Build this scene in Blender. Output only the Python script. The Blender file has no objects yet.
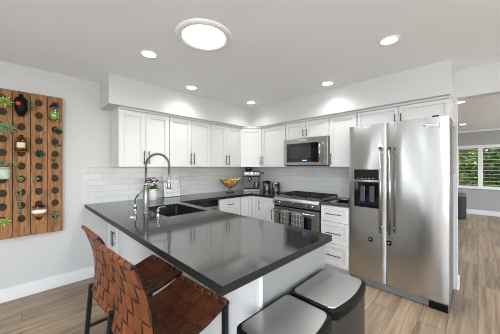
import bpy, bmesh, math, random
from mathutils import Vector, Matrix
random.seed(7)
R = math.radians
PI = math.pi
SC = bpy.context.scene
COL = SC.collection

# ------------------------------------------------------------------ camera, world, lights, exposure
cam = bpy.data.cameras.new('camera')
camo = bpy.data.objects.new('camera', cam); COL.objects.link(camo)
cam.sensor_width = 36; cam.lens = 36 * 228 / 500; cam.clip_start = .02
camo.location = (0, 0, 1.37); camo.rotation_euler = (R(90), 0, R(-45))
SC.camera = camo
SC.view_settings.view_transform = 'Standard'
SC.view_settings.look = 'None'
SC.view_settings.gamma = 1
SC.view_settings.use_curve_mapping = False
SC.view_settings.exposure = 0.62
SC.cycles.filter_width = 1.0

w = bpy.data.worlds.new('world'); SC.world = w; w.use_nodes = True
nt = w.node_tree
bgn = nt.nodes['Background']
sky = nt.nodes.new('ShaderNodeTexSky'); sky.sky_type = 'NISHITA'
sky.sun_elevation = R(48); sky.sun_rotation = R(200); sky.sun_disc = False
nt.links.new(sky.outputs[0], bgn.inputs[0]); bgn.inputs[1].default_value = 0.35

def area(name, loc, rot, sx, sy, power, color=(1, 1, 1), shape='RECTANGLE', spread=180):
    l = bpy.data.lights.new(name, 'AREA'); l.shape = shape; l.size = sx
    if shape == 'RECTANGLE': l.size_y = sy
    l.energy = power; l.color = color; l.spread = R(spread)
    o = bpy.data.objects.new(name, l); COL.objects.link(o); o.location = loc; o.rotation_euler = rot
    return o
# daylight through the windows on the left side and behind the camera
area('daylight_left_window', (-2.52, -1.55, 1.45), (0, R(-90), 0), 1.7, 2.4, 92, (.87, .94, 1))
area('daylight_glazed_door', (-2.52, 1.35, 1.2), (0, R(-90), 0), 2.0, .45, 10, (.87, .94, 1))
area('daylight_patio_door', (.2, -3.42, 1.25), (R(90), 0, 0), 2.6, 2.1, 22, (.87, .94, 1))
area('daylight_dining_window', (3.6, -3.42, 1.35), (R(90), 0, 0), 2.0, 1.5, 22, (.87, .94, 1))
area('daylight_living_window', (7.0, -3.42, 1.35), (R(90), 0, 0), 2.4, 1.5, 40, (.97, .985, 1))

# ------------------------------------------------------------------ materials
def newmat(name):
    m = bpy.data.materials.new(name); m.use_nodes = True
    return m, m.node_tree, m.node_tree.nodes['Principled BSDF']
def pbr(name, col, rough=.5, metal=0, spec=None, bump=0, bscale=60, var=0, vscale=8, coat=0, trans=0, ior=None, emit=None, estr=0, stretch=None, aniso=0):
    m, t, b = newmat(name)
    b.inputs['Base Color'].default_value = (*col, 1)
    b.inputs['Roughness'].default_value = rough
    b.inputs['Metallic'].default_value = metal
    if spec is not None: b.inputs['Specular IOR Level'].default_value = spec
    if ior: b.inputs['IOR'].default_value = ior
    b.inputs['Coat Weight'].default_value = coat
    b.inputs['Transmission Weight'].default_value = trans
    if aniso: b.inputs['Anisotropic'].default_value = aniso
    if emit: b.inputs['Emission Color'].default_value = (*emit, 1); b.inputs['Emission Strength'].default_value = estr
    tc = t.nodes.new('ShaderNodeTexCoord'); mp = t.nodes.new('ShaderNodeMapping')
    t.links.new(tc.outputs['Object'], mp.inputs[0])
    if stretch: mp.inputs['Scale'].default_value = stretch
    if var:
        n = t.nodes.new('ShaderNodeTexNoise'); n.inputs['Scale'].default_value = vscale; n.inputs['Detail'].default_value = 5
        t.links.new(mp.outputs[0], n.inputs['Vector'])
        r = t.nodes.new('ShaderNodeValToRGB'); r.color_ramp.elements[0].position = .3; r.color_ramp.elements[1].position = .7
        r.color_ramp.elements[0].color = (*[c * (1 - var) for c in col], 1); r.color_ramp.elements[1].color = (*[min(1, c * (1 + var)) for c in col], 1)
        t.links.new(n.outputs[0], r.inputs[0]); t.links.new(r.outputs[0], b.inputs['Base Color'])
    if bump:
        n = t.nodes.new('ShaderNodeTexNoise'); n.inputs['Scale'].default_value = bscale; n.inputs['Detail'].default_value = 3
        t.links.new(mp.outputs[0], n.inputs['Vector'])
        bp = t.nodes.new('ShaderNodeBump'); bp.inputs['Strength'].default_value = bump; bp.inputs['Distance'].default_value = .004
        t.links.new(n.outputs[0], bp.inputs['Height']); t.links.new(bp.outputs[0], b.inputs['Normal'])
    return m

M = {}
M['wall'] = pbr('wall_paint', (.60, .60, .597), .75, bump=.12, bscale=90)
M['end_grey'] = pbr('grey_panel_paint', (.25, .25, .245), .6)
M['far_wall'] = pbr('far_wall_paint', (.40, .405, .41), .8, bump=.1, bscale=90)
M['ceiling'] = pbr('ceiling_paint', (.84, .855, .87), .85, bump=.15, bscale=70)
M['trim'] = pbr('white_trim_paint', (.80, .80, .79), .4)
M['cab'] = pbr('white_cabinet_paint', (.67, .67, .665), .32)
M['cab_in'] = pbr('cabinet_gap_shade', (.30, .30, .30), .7)
M['pull'] = pbr('dark_nickel_pull', (.10, .10, .10), .3, 1)
M['steel_dark'] = pbr('dark_bin_steel', (.07, .069, .068), .4, .8)
M['chrome'] = pbr('polished_chrome', (.52, .52, .52), .14, 1)
M['nickel'] = pbr('satin_nickel', (.27, .265, .255), .28, 1)
M['black'] = pbr('black_plastic', (.005, .005, .005), .4, spec=.12)
M['black_glass'] = pbr('black_glass', (.006, .006, .007), .06)
M['black_metal'] = pbr('black_powder_coated_metal', (.006, .006, .007), .45, spec=.3)
M['iron'] = pbr('cast_iron', (.012, .012, .012), .55, spec=.3, bump=.2, bscale=200)
M['sink'] = pbr('black_composite_sink', (.012, .012, .013), .35, bump=.1, bscale=300)
M['fridge_side'] = pbr('grey_textured_fridge_side', (.14, .14, .14), .5, bump=.2, bscale=300)
M['white_cer'] = pbr('white_glazed_ceramic', (.75, .75, .74), .2)
M['soil'] = pbr('potting_soil', (.03, .02, .015), .9, bump=.5)
M['petal'] = pbr('magenta_petal', (.14, .012, .07), .6, var=.5, vscale=30)
M['leaf'] = pbr('green_leaf', (.05, .13, .03), .5, var=.4, vscale=30)
M['leaf_dark'] = pbr('dark_green_leaf', (.05, .115, .06), .45, var=.4, vscale=40)
M['leaf_grey'] = pbr('grey_green_succulent', (.26, .34, .17), .5, var=.4, vscale=40)
M['leaf_lime'] = pbr('lime_green_succulent', (.50, .60, .18), .5, var=.3, vscale=40)
M['outdoor_leaf'] = pbr('sunlit_tree_leaf', (.24, .36, .09), .5, var=.6, vscale=3)
M['bark'] = pbr('tree_bark', (.12, .09, .06), .9, bump=.6, bscale=20)
M['orange'] = pbr('orange_peel', (.75, .26, .02), .4, bump=.3, bscale=250)
M['banana'] = pbr('banana_peel', (.80, .52, .06), .45, var=.15, vscale=20)
M['lime_liquid'] = pbr('lime_green_filling', (.32, .55, .06), .35)
M['copper'] = pbr('copper_brown_glaze', (.35, .14, .06), .25, var=.4, vscale=25)
M['red'] = pbr('red_label', (.55, .03, .03), .4)
M['label'] = pbr('cream_paper_label', (.68, .62, .45), .6)
M['canvas'] = pbr('white_canvas', (.72, .72, .71), .6, bump=.1, bscale=400)
M['ink'] = pbr('grey_ink', (.22, .22, .23), .6)
M['logo_ink'] = pbr('dark_logo_ink', (.03, .03, .03), .4)
M['badge'] = pbr('bright_badge_metal', (.85, .85, .85), .25, .6)
M['ottoman'] = pbr('charcoal_upholstery', (.025, .027, .03), .75, bump=.4, bscale=200)
M['ottoman_top'] = pbr('grey_cushion_fabric', (.10, .105, .11), .8, bump=.4, bscale=200)
M['green_jar'] = pbr('pale_green_glazed_jar', (.50, .58, .45), .25, var=.15, vscale=20)
M['board_grey'] = pbr('grey_framed_board', (.30, .30, .30), .4)
M['blue_screen'] = pbr('clock_display', (.01, .02, .06), .2, emit=(.25, .45, 1), estr=1.2)
M['concrete'] = pbr('outdoor_ground', (.16, .20, .08), .9, var=.3)

def glass(name, col, rough=.02):
    return pbr(name, col, rough, trans=1, ior=1.45)
M['glass'] = glass('clear_jar_glass', (.93, .96, .94))
M['amber'] = glass('amber_glass', (.85, .62, .28))

def emis(name, col, s):
    return pbr(name, (.9, .9, .9), .5, emit=col, estr=s)
M['lamp'] = emis('recessed_lamp_diffuser', (1, .97, .92), 9)
M['lamp_big'] = emis('tube_skylight_diffuser', (1, 1, 1), 4)

# brushed stainless: fine vertical grain plus slow waviness of thin sheet metal
def steel(name, col, rough, axis, wave=.0, metal=1):
    m, t, b = newmat(name)
    b.inputs['Base Color'].default_value = (*col, 1); b.inputs['Metallic'].default_value = metal
    tc = t.nodes.new('ShaderNodeTexCoord')
    mp = t.nodes.new('ShaderNodeMapping'); mp.inputs['Scale'].default_value = axis
    t.links.new(tc.outputs['Object'], mp.inputs[0])
    n = t.nodes.new('ShaderNodeTexNoise'); n.inputs['Scale'].default_value = 1; n.inputs['Detail'].default_value = 3
    t.links.new(mp.outputs[0], n.inputs['Vector'])
    r = t.nodes.new('ShaderNodeMapRange'); r.inputs['To Min'].default_value = rough * .8; r.inputs['To Max'].default_value = rough * 1.25
    t.links.new(n.outputs[0], r.inputs[0]); t.links.new(r.outputs[0], b.inputs['Roughness'])
    bp = t.nodes.new('ShaderNodeBump'); bp.inputs['Strength'].default_value = .06; bp.inputs['Distance'].default_value = .001
    t.links.new(n.outputs[0], bp.inputs['Height'])
    if wave:
        n2 = t.nodes.new('ShaderNodeTexNoise'); n2.inputs['Scale'].default_value = 1; n2.inputs['Detail'].default_value = 1
        mp2 = t.nodes.new('ShaderNodeMapping'); mp2.inputs['Scale'].default_value = (3.2, 3.2, .9)
        t.links.new(tc.outputs['Object'], mp2.inputs[0]); t.links.new(mp2.outputs[0], n2.inputs['Vector'])
        b2 = t.nodes.new('ShaderNodeBump'); b2.inputs['Strength'].default_value = 1; b2.inputs['Distance'].default_value = wave
        t.links.new(n2.outputs[0], b2.inputs['Height']); t.links.new(bp.outputs[0], b2.inputs['Normal'])
        t.links.new(b2.outputs[0], b.inputs['Normal'])
    else:
        t.links.new(bp.outputs[0], b.inputs['Normal'])
    return m
M['fridge'] = steel('brushed_stainless_door', (.50, .495, .485), .24, (400, 400, 4), wave=.03)
M['steel'] = steel('brushed_stainless', (.40, .395, .385), .30, (3, 3, 90))
M['steel_mid'] = steel('dark_brushed_stainless', (.13, .13, .127), .34, (3, 3, 90))
M['steel_lid'] = steel('brushed_stainless_lid', (.42, .415, .41), .30, (60, 900, 60))

# dark quartz worktop
m, t, b = newmat('dark_grey_quartz'); M['quartz'] = m
tc = t.nodes.new('ShaderNodeTexCoord')
n = t.nodes.new('ShaderNodeTexNoise'); n.inputs['Scale'].default_value = 220; n.inputs['Detail'].default_value = 4
t.links.new(tc.outputs['Object'], n.inputs['Vector'])
r = t.nodes.new('ShaderNodeValToRGB'); r.color_ramp.elements[0].position = .35; r.color_ramp.elements[1].position = .75
r.color_ramp.elements[0].color = (.010, .010, .0103, 1); r.color_ramp.elements[1].color = (.024, .0235, .023, 1)
t.links.new(n.outputs[0], r.inputs[0]); t.links.new(r.outputs[0], b.inputs['Base Color'])
b.inputs['Roughness'].default_value = .09; b.inputs['IOR'].default_value = 2.9
M['quartz_edge'] = pbr('shaded_quartz_edge', (.016, .016, .0162), .4, spec=.25, var=.3, vscale=200)  # duller copy of the quartz, edge shade built into the material

# leather
def leather(name, col):
    m, t, b = newmat(name)
    tc = t.nodes.new('ShaderNodeTexCoord')
    n = t.nodes.new('ShaderNodeTexNoise'); n.inputs['Scale'].default_value = 14; n.inputs['Detail'].default_value = 6
    t.links.new(tc.outputs['Object'], n.inputs['Vector'])
    r = t.nodes.new('ShaderNodeValToRGB'); r.color_ramp.elements[0].position = .3; r.color_ramp.elements[1].position = .75
    r.color_ramp.elements[0].color = (*[c * .55 for c in col], 1); r.color_ramp.elements[1].color = (*[c * 1.25 for c in col], 1)
    t.links.new(n.outputs[0], r.inputs[0]); t.links.new(r.outputs[0], b.inputs['Base Color'])
    b.inputs['Roughness'].default_value = .42; b.inputs['Specular IOR Level'].default_value = .35
    v = t.nodes.new('ShaderNodeTexVoronoi'); v.inputs['Scale'].default_value = 400
    t.links.new(tc.outputs['Object'], v.inputs['Vector'])
    bp = t.nodes.new('ShaderNodeBump'); bp.inputs['Strength'].default_value = .15; bp.inputs['Distance'].default_value = .001
    t.links.new(v.outputs[0], bp.inputs['Height']); t.links.new(bp.outputs[0], b.inputs['Normal'])
    return m
M['leather'] = leather('saddle_brown_leather', (.185, .050, .012))
M['leather_seat'] = leather('shaded_brown_leather', (.13, .036, .012))  # same leather as the back, seat shade put into a darker colour

M['leather_edge'] = pbr('strap_slit_shade', (.035, .012, .006), .6)  # dark strap rims paint in the shade of the slits between straps
# wood floor planks running along x
m, t, b = newmat('greige_oak_planks'); M['floor'] = m
tc = t.nodes.new('ShaderNodeTexCoord')
br = t.nodes.new('ShaderNodeTexBrick'); br.inputs['Scale'].default_value = 1
br.inputs['Brick Width'].default_value = 1.25; br.inputs['Row Height'].default_value = .19
br.inputs['Mortar Size'].default_value = .0022; br.offset = .37; br.offset_frequency = 2
br.inputs['Color1'].default_value = (0, 0, 0, 1); br.inputs['Color2'].default_value = (1, 1, 1, 1); br.inputs['Mortar'].default_value = (.5, .5, .5, 1)
t.links.new(tc.outputs['Object'], br.inputs['Vector'])
sepn = t.nodes.new('ShaderNodeVectorMath'); sepn.operation = 'MULTIPLY_ADD'
mpf = t.nodes.new('ShaderNodeMapping'); mpf.inputs['Scale'].default_value = (.7, 13, 1)
t.links.new(tc.outputs['Object'], mpf.inputs[0])
sepn.inputs[1].default_value = (7, 3, 0)
t.links.new(br.outputs[0], sepn.inputs[0]); t.links.new(mpf.outputs[0], sepn.inputs[2])
ns = t.nodes.new('ShaderNodeTexNoise'); ns.inputs['Scale'].default_value = 1.6; ns.inputs['Detail'].default_value = 8; ns.inputs['Roughness'].default_value = .65; ns.inputs['Distortion'].default_value = .8
t.links.new(sepn.outputs[0], ns.inputs['Vector'])
rf = t.nodes.new('ShaderNodeValToRGB')
e = rf.color_ramp.elements
e[0].position = .28; e[0].color = (.15, .10, .062, 1); e[1].position = .72; e[1].color = (.52, .39, .265, 1)
e2 = e.new(.5); e2.color = (.34, .245, .16, 1)
t.links.new(ns.outputs[0], rf.inputs[0])
mx = t.nodes.new('ShaderNodeMix'); mx.data_type = 'RGBA'; mx.blend_type = 'MULTIPLY'
rv = t.nodes.new('ShaderNodeValToRGB'); rv.color_ramp.elements[0].color = (.78, .78, .78, 1); rv.color_ramp.elements[1].color = (1.1, 1.08, 1.04, 1)
t.links.new(br.outputs[0], rv.inputs[0])
mx.inputs['Factor'].default_value = 1
t.links.new(rf.outputs[0], mx.inputs['A']); t.links.new(rv.outputs[0], mx.inputs['B'])
mx2 = t.nodes.new('ShaderNodeMix'); mx2.data_type = 'RGBA'
t.links.new(br.outputs['Fac'], mx2.inputs['Factor']); t.links.new(mx.outputs['Result'], mx2.inputs['A']); mx2.inputs['B'].default_value = (.07, .05, .035, 1)
t.links.new(mx2.outputs['Result'], b.inputs['Base Color'])
b.inputs['Roughness'].default_value = .38
bp = t.nodes.new('ShaderNodeBump'); bp.inputs['Strength'].default_value = .15; bp.inputs['Distance'].default_value = .002
t.links.new(ns.outputs[0], bp.inputs['Height']); t.links.new(bp.outputs[0], b.inputs['Normal'])

# rustic rack wood, grain along z
m, t, b = newmat('rustic_brown_rack_wood'); M['rackwood'] = m
tc = t.nodes.new('ShaderNodeTexCoord'); mp = t.nodes.new('ShaderNodeMapping'); mp.inputs['Scale'].default_value = (22, 22, 2.2)
t.links.new(tc.outputs['Object'], mp.inputs[0])
n = t.nodes.new('ShaderNodeTexNoise'); n.inputs['Scale'].default_value = 1.3; n.inputs['Detail'].default_value = 9; n.inputs['Distortion'].default_value = 1.2; n.inputs['Roughness'].default_value = .7
t.links.new(mp.outputs[0], n.inputs['Vector'])
r = t.nodes.new('ShaderNodeValToRGB'); r.color_ramp.elements[0].position = .3; r.color_ramp.elements[1].position = .72
r.color_ramp.elements[0].color = (.050, .020, .007, 1); r.color_ramp.elements[1].color = (.52, .24, .08, 1)
t.links.new(n.outputs[0], r.inputs[0]); t.links.new(r.outputs[0], b.inputs['Base Color']); b.inputs['Roughness'].default_value = .6
bp = t.nodes.new('ShaderNodeBump'); bp.inputs['Strength'].default_value = .4; bp.inputs['Distance'].default_value = .002
t.links.new(n.outputs[0], bp.inputs['Height']); t.links.new(bp.outputs[0], b.inputs['Normal'])
M['hole_dark'] = pbr('hole_shade_brown', (.05, .028, .015), .8)  # backing behind the holes, their inner shade put into its colour

# long subway tiles: horizontal coordinate x+y, vertical z
m, t, b = newmat('pale_grey_subway_tile'); M['tile'] = m
tc = t.nodes.new('ShaderNodeTexCoord'); sx = t.nodes.new('ShaderNodeSeparateXYZ'); t.links.new(tc.outputs['Object'], sx.inputs[0])
ad = t.nodes.new('ShaderNodeMath'); ad.operation = 'ADD'; t.links.new(sx.outputs[0], ad.inputs[0]); t.links.new(sx.outputs[1], ad.inputs[1])
cb = t.nodes.new('ShaderNodeCombineXYZ'); t.links.new(ad.outputs[0], cb.inputs[0]); t.links.new(sx.outputs[2], cb.inputs[1])
br = t.nodes.new('ShaderNodeTexBrick'); br.inputs['Scale'].default_value = 1
br.inputs['Brick Width'].default_value = .305; br.inputs['Row Height'].default_value = .0758; br.inputs['Mortar Size'].default_value = .0022; br.inputs['Mortar Smooth'].default_value = .3
br.inputs['Color1'].default_value = (.60, .60, .595, 1); br.inputs['Color2'].default_value = (.66, .66, .655, 1); br.inputs['Mortar'].default_value = (.46, .46, .455, 1)
t.links.new(cb.outputs[0], br.inputs['Vector']); t.links.new(br.outputs[0], b.inputs['Base Color'])
b.inputs['Roughness'].default_value = .15
n = t.nodes.new('ShaderNodeTexNoise'); n.inputs['Scale'].default_value = 9
t.links.new(tc.outputs['Object'], n.inputs['Vector'])
ms = t.nodes.new('ShaderNodeMath'); ms.operation = 'SUBTRACT'; t.links.new(n.outputs[0], ms.inputs[0]); t.links.new(br.outputs['Fac'], ms.inputs[1])
bp = t.nodes.new('ShaderNodeBump'); bp.inputs['Strength'].default_value = .35; bp.inputs['Distance'].default_value = .004
t.links.new(ms.outputs[0], bp.inputs['Height']); t.links.new(bp.outputs[0], b.inputs['Normal'])

# checked dish towel: grid on y and z
m, t, b = newmat('grey_windowpane_check_towel'); M['towel'] = m
tc = t.nodes.new('ShaderNodeTexCoord'); sx = t.nodes.new('ShaderNodeSeparateXYZ'); t.links.new(tc.outputs['Object'], sx.inputs[0])
cb = t.nodes.new('ShaderNodeCombineXYZ'); t.links.new(sx.outputs[1], cb.inputs[0]); t.links.new(sx.outputs[2], cb.inputs[1])
br = t.nodes.new('ShaderNodeTexBrick'); br.inputs['Scale'].default_value = 1; br.offset = 0
br.inputs['Brick Width'].default_value = .045; br.inputs['Row Height'].default_value = .07; br.inputs['Mortar Size'].default_value = .0022
br.inputs['Color1'].default_value = (.09, .088, .085, 1); br.inputs['Color2'].default_value = (.11, .107, .103, 1); br.inputs['Mortar'].default_value = (.55, .54, .52, 1)
t.links.new(cb.outputs[0], br.inputs['Vector']); t.links.new(br.outputs[0], b.inputs['Base Color']); b.inputs['Roughness'].default_value = .9

# ------------------------------------------------------------------ geometry helpers
def bm_(): return bmesh.new()
def box(bm, x0, x1, y0, y1, z0, z1):
    v = [bm.verts.new((x, y, z)) for z in (z0, z1) for y in (y0, y1) for x in (x0, x1)]
    for f in ((0, 2, 3, 1), (4, 5, 7, 6), (0, 1, 5, 4), (2, 6, 7, 3), (0, 4, 6, 2), (1, 3, 7, 5)):
        bm.faces.new([v[i] for i in f])
    return bm
def tube(bm, pts, r, seg=10, caps=True, rs=None):
    pts = [Vector(p) for p in pts]; rings = []
    prev = None
    for i, p in enumerate(pts):
        d = (pts[min(i + 1, len(pts) - 1)] - pts[max(i - 1, 0)]).normalized()
        if prev is None:
            a = Vector((0, 0, 1)) if abs(d.z) < .9 else Vector((1, 0, 0))
            n = d.cross(a).normalized()
        else:
            n = (prev - d * prev.dot(d)).normalized()
        prev = n; b2 = d.cross(n)
        rr = rs[i] if rs else r
        rings.append([bm.verts.new(p + (n * math.cos(2 * PI * k / seg) + b2 * math.sin(2 * PI * k / seg)) * rr) for k in range(seg)])
    for a, c in zip(rings, rings[1:]):
        for k in range(seg):
            f = bm.faces.new((a[k], a[(k + 1) % seg], c[(k + 1) % seg], c[k])); f.smooth = True
    if caps:
        bm.faces.new(rings[0][::-1]); bm.faces.new(rings[-1])
    return bm
def lathe(bm, prof, seg=28, c=(0, 0, 0), sxy=(1, 1)):
    """prof: list of (r, z)"""
    rings = []
    for r, z in prof:
        if r < 1e-5: rings.append([bm.verts.new((c[0], c[1], c[2] + z))])
        else: rings.append([bm.verts.new((c[0] + r * sxy[0] * math.cos(2 * PI * k / seg), c[1] + r * sxy[1] * math.sin(2 * PI * k / seg), c[2] + z)) for k in range(seg)])
    for a, b2 in zip(rings, rings[1:]):
        for k in range(seg):
            k2 = (k + 1) % seg
            if len(a) == 1 and len(b2) == 1: continue
            if len(a) == 1: f = bm.faces.new((a[0], b2[k2], b2[k]))
            elif len(b2) == 1: f = bm.faces.new((a[k], a[k2], b2[0]))
            else: f = bm.faces.new((a[k], a[k2], b2[k2], b2[k]))
            f.smooth = True
    return bm
def prism(bm, outline, z0, z1, inset_top=0):
    n = len(outline)
    cx = sum(p[0] for p in outline) / n; cy = sum(p[1] for p in outline) / n
    lo = [bm.verts.new((x, y, z0)) for x, y in outline]
    hi = [bm.verts.new((cx + (x - cx) * (1 - inset_top), cy + (y - cy) * (1 - inset_top), z1)) for x, y in outline]
    for k in range(n):
        bm.faces.new((lo[k], lo[(k + 1) % n], hi[(k + 1) % n], hi[k]))
    bm.faces.new(lo[::-1]); bm.faces.new(hi)
    return bm
def rrect(x0, x1, y0, y1, r, seg=6, bow=0):
    """rounded rectangle, ccw; the y0 side bows outwards by bow"""
    pts = []
    for cx, cy, a0 in ((x1 - r, y1 - r, 0), (x0 + r, y1 - r, 90), (x0 + r, y0 + r, 180), (x1 - r, y0 + r, 270)):
        for k in range(seg + 1):
            a = R(a0 + 90 * k / seg); pts.append([cx + r * math.cos(a), cy + r * math.sin(a)])
        if a0 == 180 and bow:
            for k in range(1, 12):
                pts.append([x0 + r + (x1 - x0 - 2 * r) * k / 12, y0])
    if bow:
        for p in pts:
            if p[1] < (y0 + y1) / 2:
                s = (p[0] - (x0 + x1) / 2) / ((x1 - x0) / 2); p[1] -= bow * (1 - s * s)
    return [tuple(p) for p in pts]
def xform(bm, mat): bmesh.ops.transform(bm, matrix=mat, verts=bm.verts); return bm

def link(name, bm, mat, parent=None, bevel=0, loc=None, seg=2, normals=True):
    me = bpy.data.meshes.new(name)
    if normals: bmesh.ops.recalc_face_normals(bm, faces=bm.faces)
    bm.to_mesh(me); bm.free()
    me.materials.append(M[mat] if isinstance(mat, str) else mat)
    o = bpy.data.objects.new(name, me); COL.objects.link(o)
    if parent: o.parent = parent
    if loc: o.location = loc
    if bevel:
        md = o.modifiers.new('bevel', 'BEVEL'); md.width = bevel; md.segments = seg; md.limit_method = 'ANGLE'; md.angle_limit = R(40)
        md.harden_normals = False
    return o
def thing(name, label, cat, loc=(0, 0, 0), rz=0, group=None):
    o = bpy.data.objects.new(name, None); COL.objects.link(o); o.empty_display_size = .1
    o.location = loc; o.rotation_euler = (0, 0, rz)
    return tag(o, label, cat, group)
def tag(o, label, cat, group=None):
    o['label'] = label; o['category'] = cat
    if group: o['group'] = group
    return o
def struct(name, bm, mat, bevel=0):
    o = link(name, bm, mat, bevel=bevel); o['kind'] = 'structure'; return o
def centre_origin(o):
    """put the origin of a single-mesh thing at the bottom middle of its bounds"""
    vs = [v.co for v in o.data.vertices]
    c = Vector(((min(v.x for v in vs) + max(v.x for v in vs)) / 2, (min(v.y for v in vs) + max(v.y for v in vs)) / 2, min(v.z for v in vs)))
    o.data.transform(Matrix.Translation(-c)); o.location = o.location + c
    return o
def dup(root, loc=None, rz=None, label=None):
    c = root.copy(); COL.objects.link(c)
    if loc is not None: c.location = loc
    if rz is not None: c.rotation_euler = (0, 0, rz)
    if label: c['label'] = label
    for ch in list(root.children):
        d = ch.copy(); COL.objects.link(d); d.parent = c
        for g in list(ch.children):
            h = g.copy(); COL.objects.link(h); h.parent = d
    return c
def text(name, s, size, mat, parent, loc, rot, extrude=.0004):
    cu = bpy.data.curves.new(name, 'FONT'); cu.body = s; cu.size = size; cu.extrude = extrude
    cu.align_x = 'CENTER'; cu.align_y = 'CENTER'; cu.materials.append(M[mat])
    tmp = bpy.data.objects.new(name, cu); COL.objects.link(tmp)
    me = bpy.data.meshes.new_from_object(tmp.evaluated_get(bpy.context.evaluated_depsgraph_get()))
    bpy.data.objects.remove(tmp); bpy.data.curves.remove(cu)
    o = bpy.data.objects.new(name, me); COL.objects.link(o); o.parent = parent; o.location = loc; o.rotation_euler = rot
    return o

# ------------------------------------------------------------------ setting
YA, XB, CZ = 3.40, 3.43, 2.44       # wall planes and ceiling height
XL, YK, XF = -2.6, -3.5, 9.3        # left wall, back wall, far wall
struct('floor', box(bm_(), XL - .1, XF + .1, YK - .1, YA + .1, -.06, 0), 'floor')
struct('ceiling', box(bm_(), XL - .1, XF + .1, YK - .1, YA + .1, CZ, CZ + .08), 'ceiling')
struct('wall_sink_side', box(bm_(), XL - .1, XF + .1, YA, YA + .1, 0, CZ), 'wall')
bm = bm_(); box(bm, XB, XB + .13, .165, YA, 0, CZ); box(bm, XB, XB + .13, YK, .165, 2.14, CZ)
struct('wall_range_side', bm, 'wall')
def wall_with_holes(axis, pos, thick, a0, a1, holes):
    """vertical wall on x=pos or y=pos from a0 to a1 with rectangular openings (h0,h1,z0,z1)"""
    bm = bm_()
    def bx(p0, p1, z0, z1):
        if axis == 'x': box(bm, pos, pos + thick, p0, p1, z0, z1)
        else: box(bm, p0, p1, pos, pos + thick, z0, z1)
    cur = a0
    for h0, h1, z0, z1 in holes:
        bx(cur, h0, 0, CZ); bx(h0, h1, 0, z0) if z0 > 0 else None; bx(h0, h1, z1, CZ); cur = h1
    bx(cur, a1, 0, CZ)
    return bm
struct('wall_left', wall_with_holes('x', XL - .1, .1, YK, YA, [(-2.75, -.35, .6, 2.3), (1.1, 1.6, .1, 2.2)]), 'wall')
struct('wall_behind', wall_with_holes('y', YK - .1, .1, XL, XF, [(-1.1, 1.5, .2, 2.3), (2.6, 4.6, .6, 2.1), (5.8, 8.2, .6, 2.1)]), 'wall')
WY0, WY1, WZ0, WZ1 = -2.2, .44, .80, 1.94
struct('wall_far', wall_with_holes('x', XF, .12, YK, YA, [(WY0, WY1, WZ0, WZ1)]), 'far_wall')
# soffit above the wall cabinets
bm = bm_(); box(bm, .70, XB, 2.98, YA, 2.10, CZ); box(bm, 3.01, XB, .19, 2.98, 2.10, CZ)
struct('trim_1', bm, 'wall')
def baseboard(name, x0, x1, y0, y1, h=.135):
    struct(name, box(bm_(), x0, x1, y0, y1, 0, h), 'trim', bevel=.004)
baseboard('baseboard_sink_side', XL, .77, YA - .016, YA)
baseboard('baseboard_left', XL, XL + .016, YK, YA - .02)
baseboard('baseboard_far', XF - .016, XF, YK, YA)
baseboard('baseboard_range_side', XB - .005, XB + .146, .149, .165, .12)
# crown line of the far room
struct('trim_2', box(bm_(), XF - .05, XF, YK, YA, CZ - .05, CZ), 'trim', bevel=.01)
# tiled backsplash
bm = bm_(); box(bm, .535, XB - .01, YA - .01, YA, .915, 1.37); box(bm, XB - .01, XB, 1.09, YA - .01, .915, 1.40)
struct('trim_3', bm, 'tile')
struct('trim_4', box(bm_(), .528, .535, YA - .012, YA, .915, 1.372), 'trim')

# far window
bm = bm_()
for y0, y1 in ((WY0 - .05, WY0 + .03), (WY1 - .03, WY1 + .06), (-.10, .0), (-1.15, -1.05)):
    box(bm, XF - .03, XF + .05, y0, y1, WZ0 + .02, WZ1 - .03)
box(bm, XF - .03, XF + .05, WY0 - .05, WY1 + .06, WZ1 - .03, WZ1 + .06)
box(bm, XF - .05, XF + .05, WY0 - .07, WY1 + .08, WZ0 - .06, WZ0 + .02)
win = struct('window_1', bm, 'trim')
m, t, b = newmat('clear_window_glass'); M['pane'] = m
b.inputs['Base Color'].default_value = (1, 1, 1, 1); b.inputs['Roughness'].default_value = 0; b.inputs['Transmission Weight'].default_value = 1; b.inputs['IOR'].default_value = 1.01
for y0, y1 in ((0, WY1 - .03), (-1.05, -.1), (WY0 + .03, -1.15)):
    p = link('window_pane', box(bm_(), XF + .058, XF + .062, y0, y1, WZ0 + .02, WZ1 - .03), 'pane', win)
    bm = bm_(); nsl = 11
    for k in range(nsl):
        z = WZ0 + .06 + (WZ1 - WZ0 - .12) * k / (nsl - 1)
        s = bm_(); box(s, -.03, .03, y0 + .001, y1 - .001, -.003, .003)
        xform(s, Matrix.Translation((XF + .0, 0, z)) @ Matrix.Rotation(R(8), 4, 'Y'))
        tmp = bpy.data.meshes.new('slat'); s.to_mesh(tmp); s.free(); bm.from_mesh(tmp); bpy.data.meshes.remove(tmp)
    link('shutter_slats', bm, 'trim', win)

# ------------------------------------------------------------------ ceiling lights
def recessed(x, y, label, power=7, r=.078):
    t_ = thing('recessed_light', label, 'ceiling light', (x, y, CZ), 0, 'recessed ceiling lights')
    link('trim_ring', lathe(bm_(), [(r * .78, -.001), (r * .80, -.008), (r, -.006), (r * 1.04, 0)], 32), 'trim', t_)
    link('lamp_lens', lathe(bm_(), [(0, -.004), (r * .79, -.004)], 32), 'lamp', t_)
    o = area('recessed_lamp_glow', (x, y, CZ - .012), (0, 0, 0), .13, .13, power, (1, .99, .98), 'DISK', 130)
    return t_
recessed(.85, 2.20, 'round recessed ceiling light nearest the plant rack, left of the tube skylight', 1.2)
recessed(2.19, .53, 'large round recessed ceiling light above and in front of the refrigerator', 4)
recessed(1.61, 2.72, 'small recessed ceiling light above the wall cabinets on the sink wall', 1.8)
recessed(2.76, 1.36, 'recessed ceiling light in front of soffit between microwave and refrigerator', 1.8)
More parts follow.
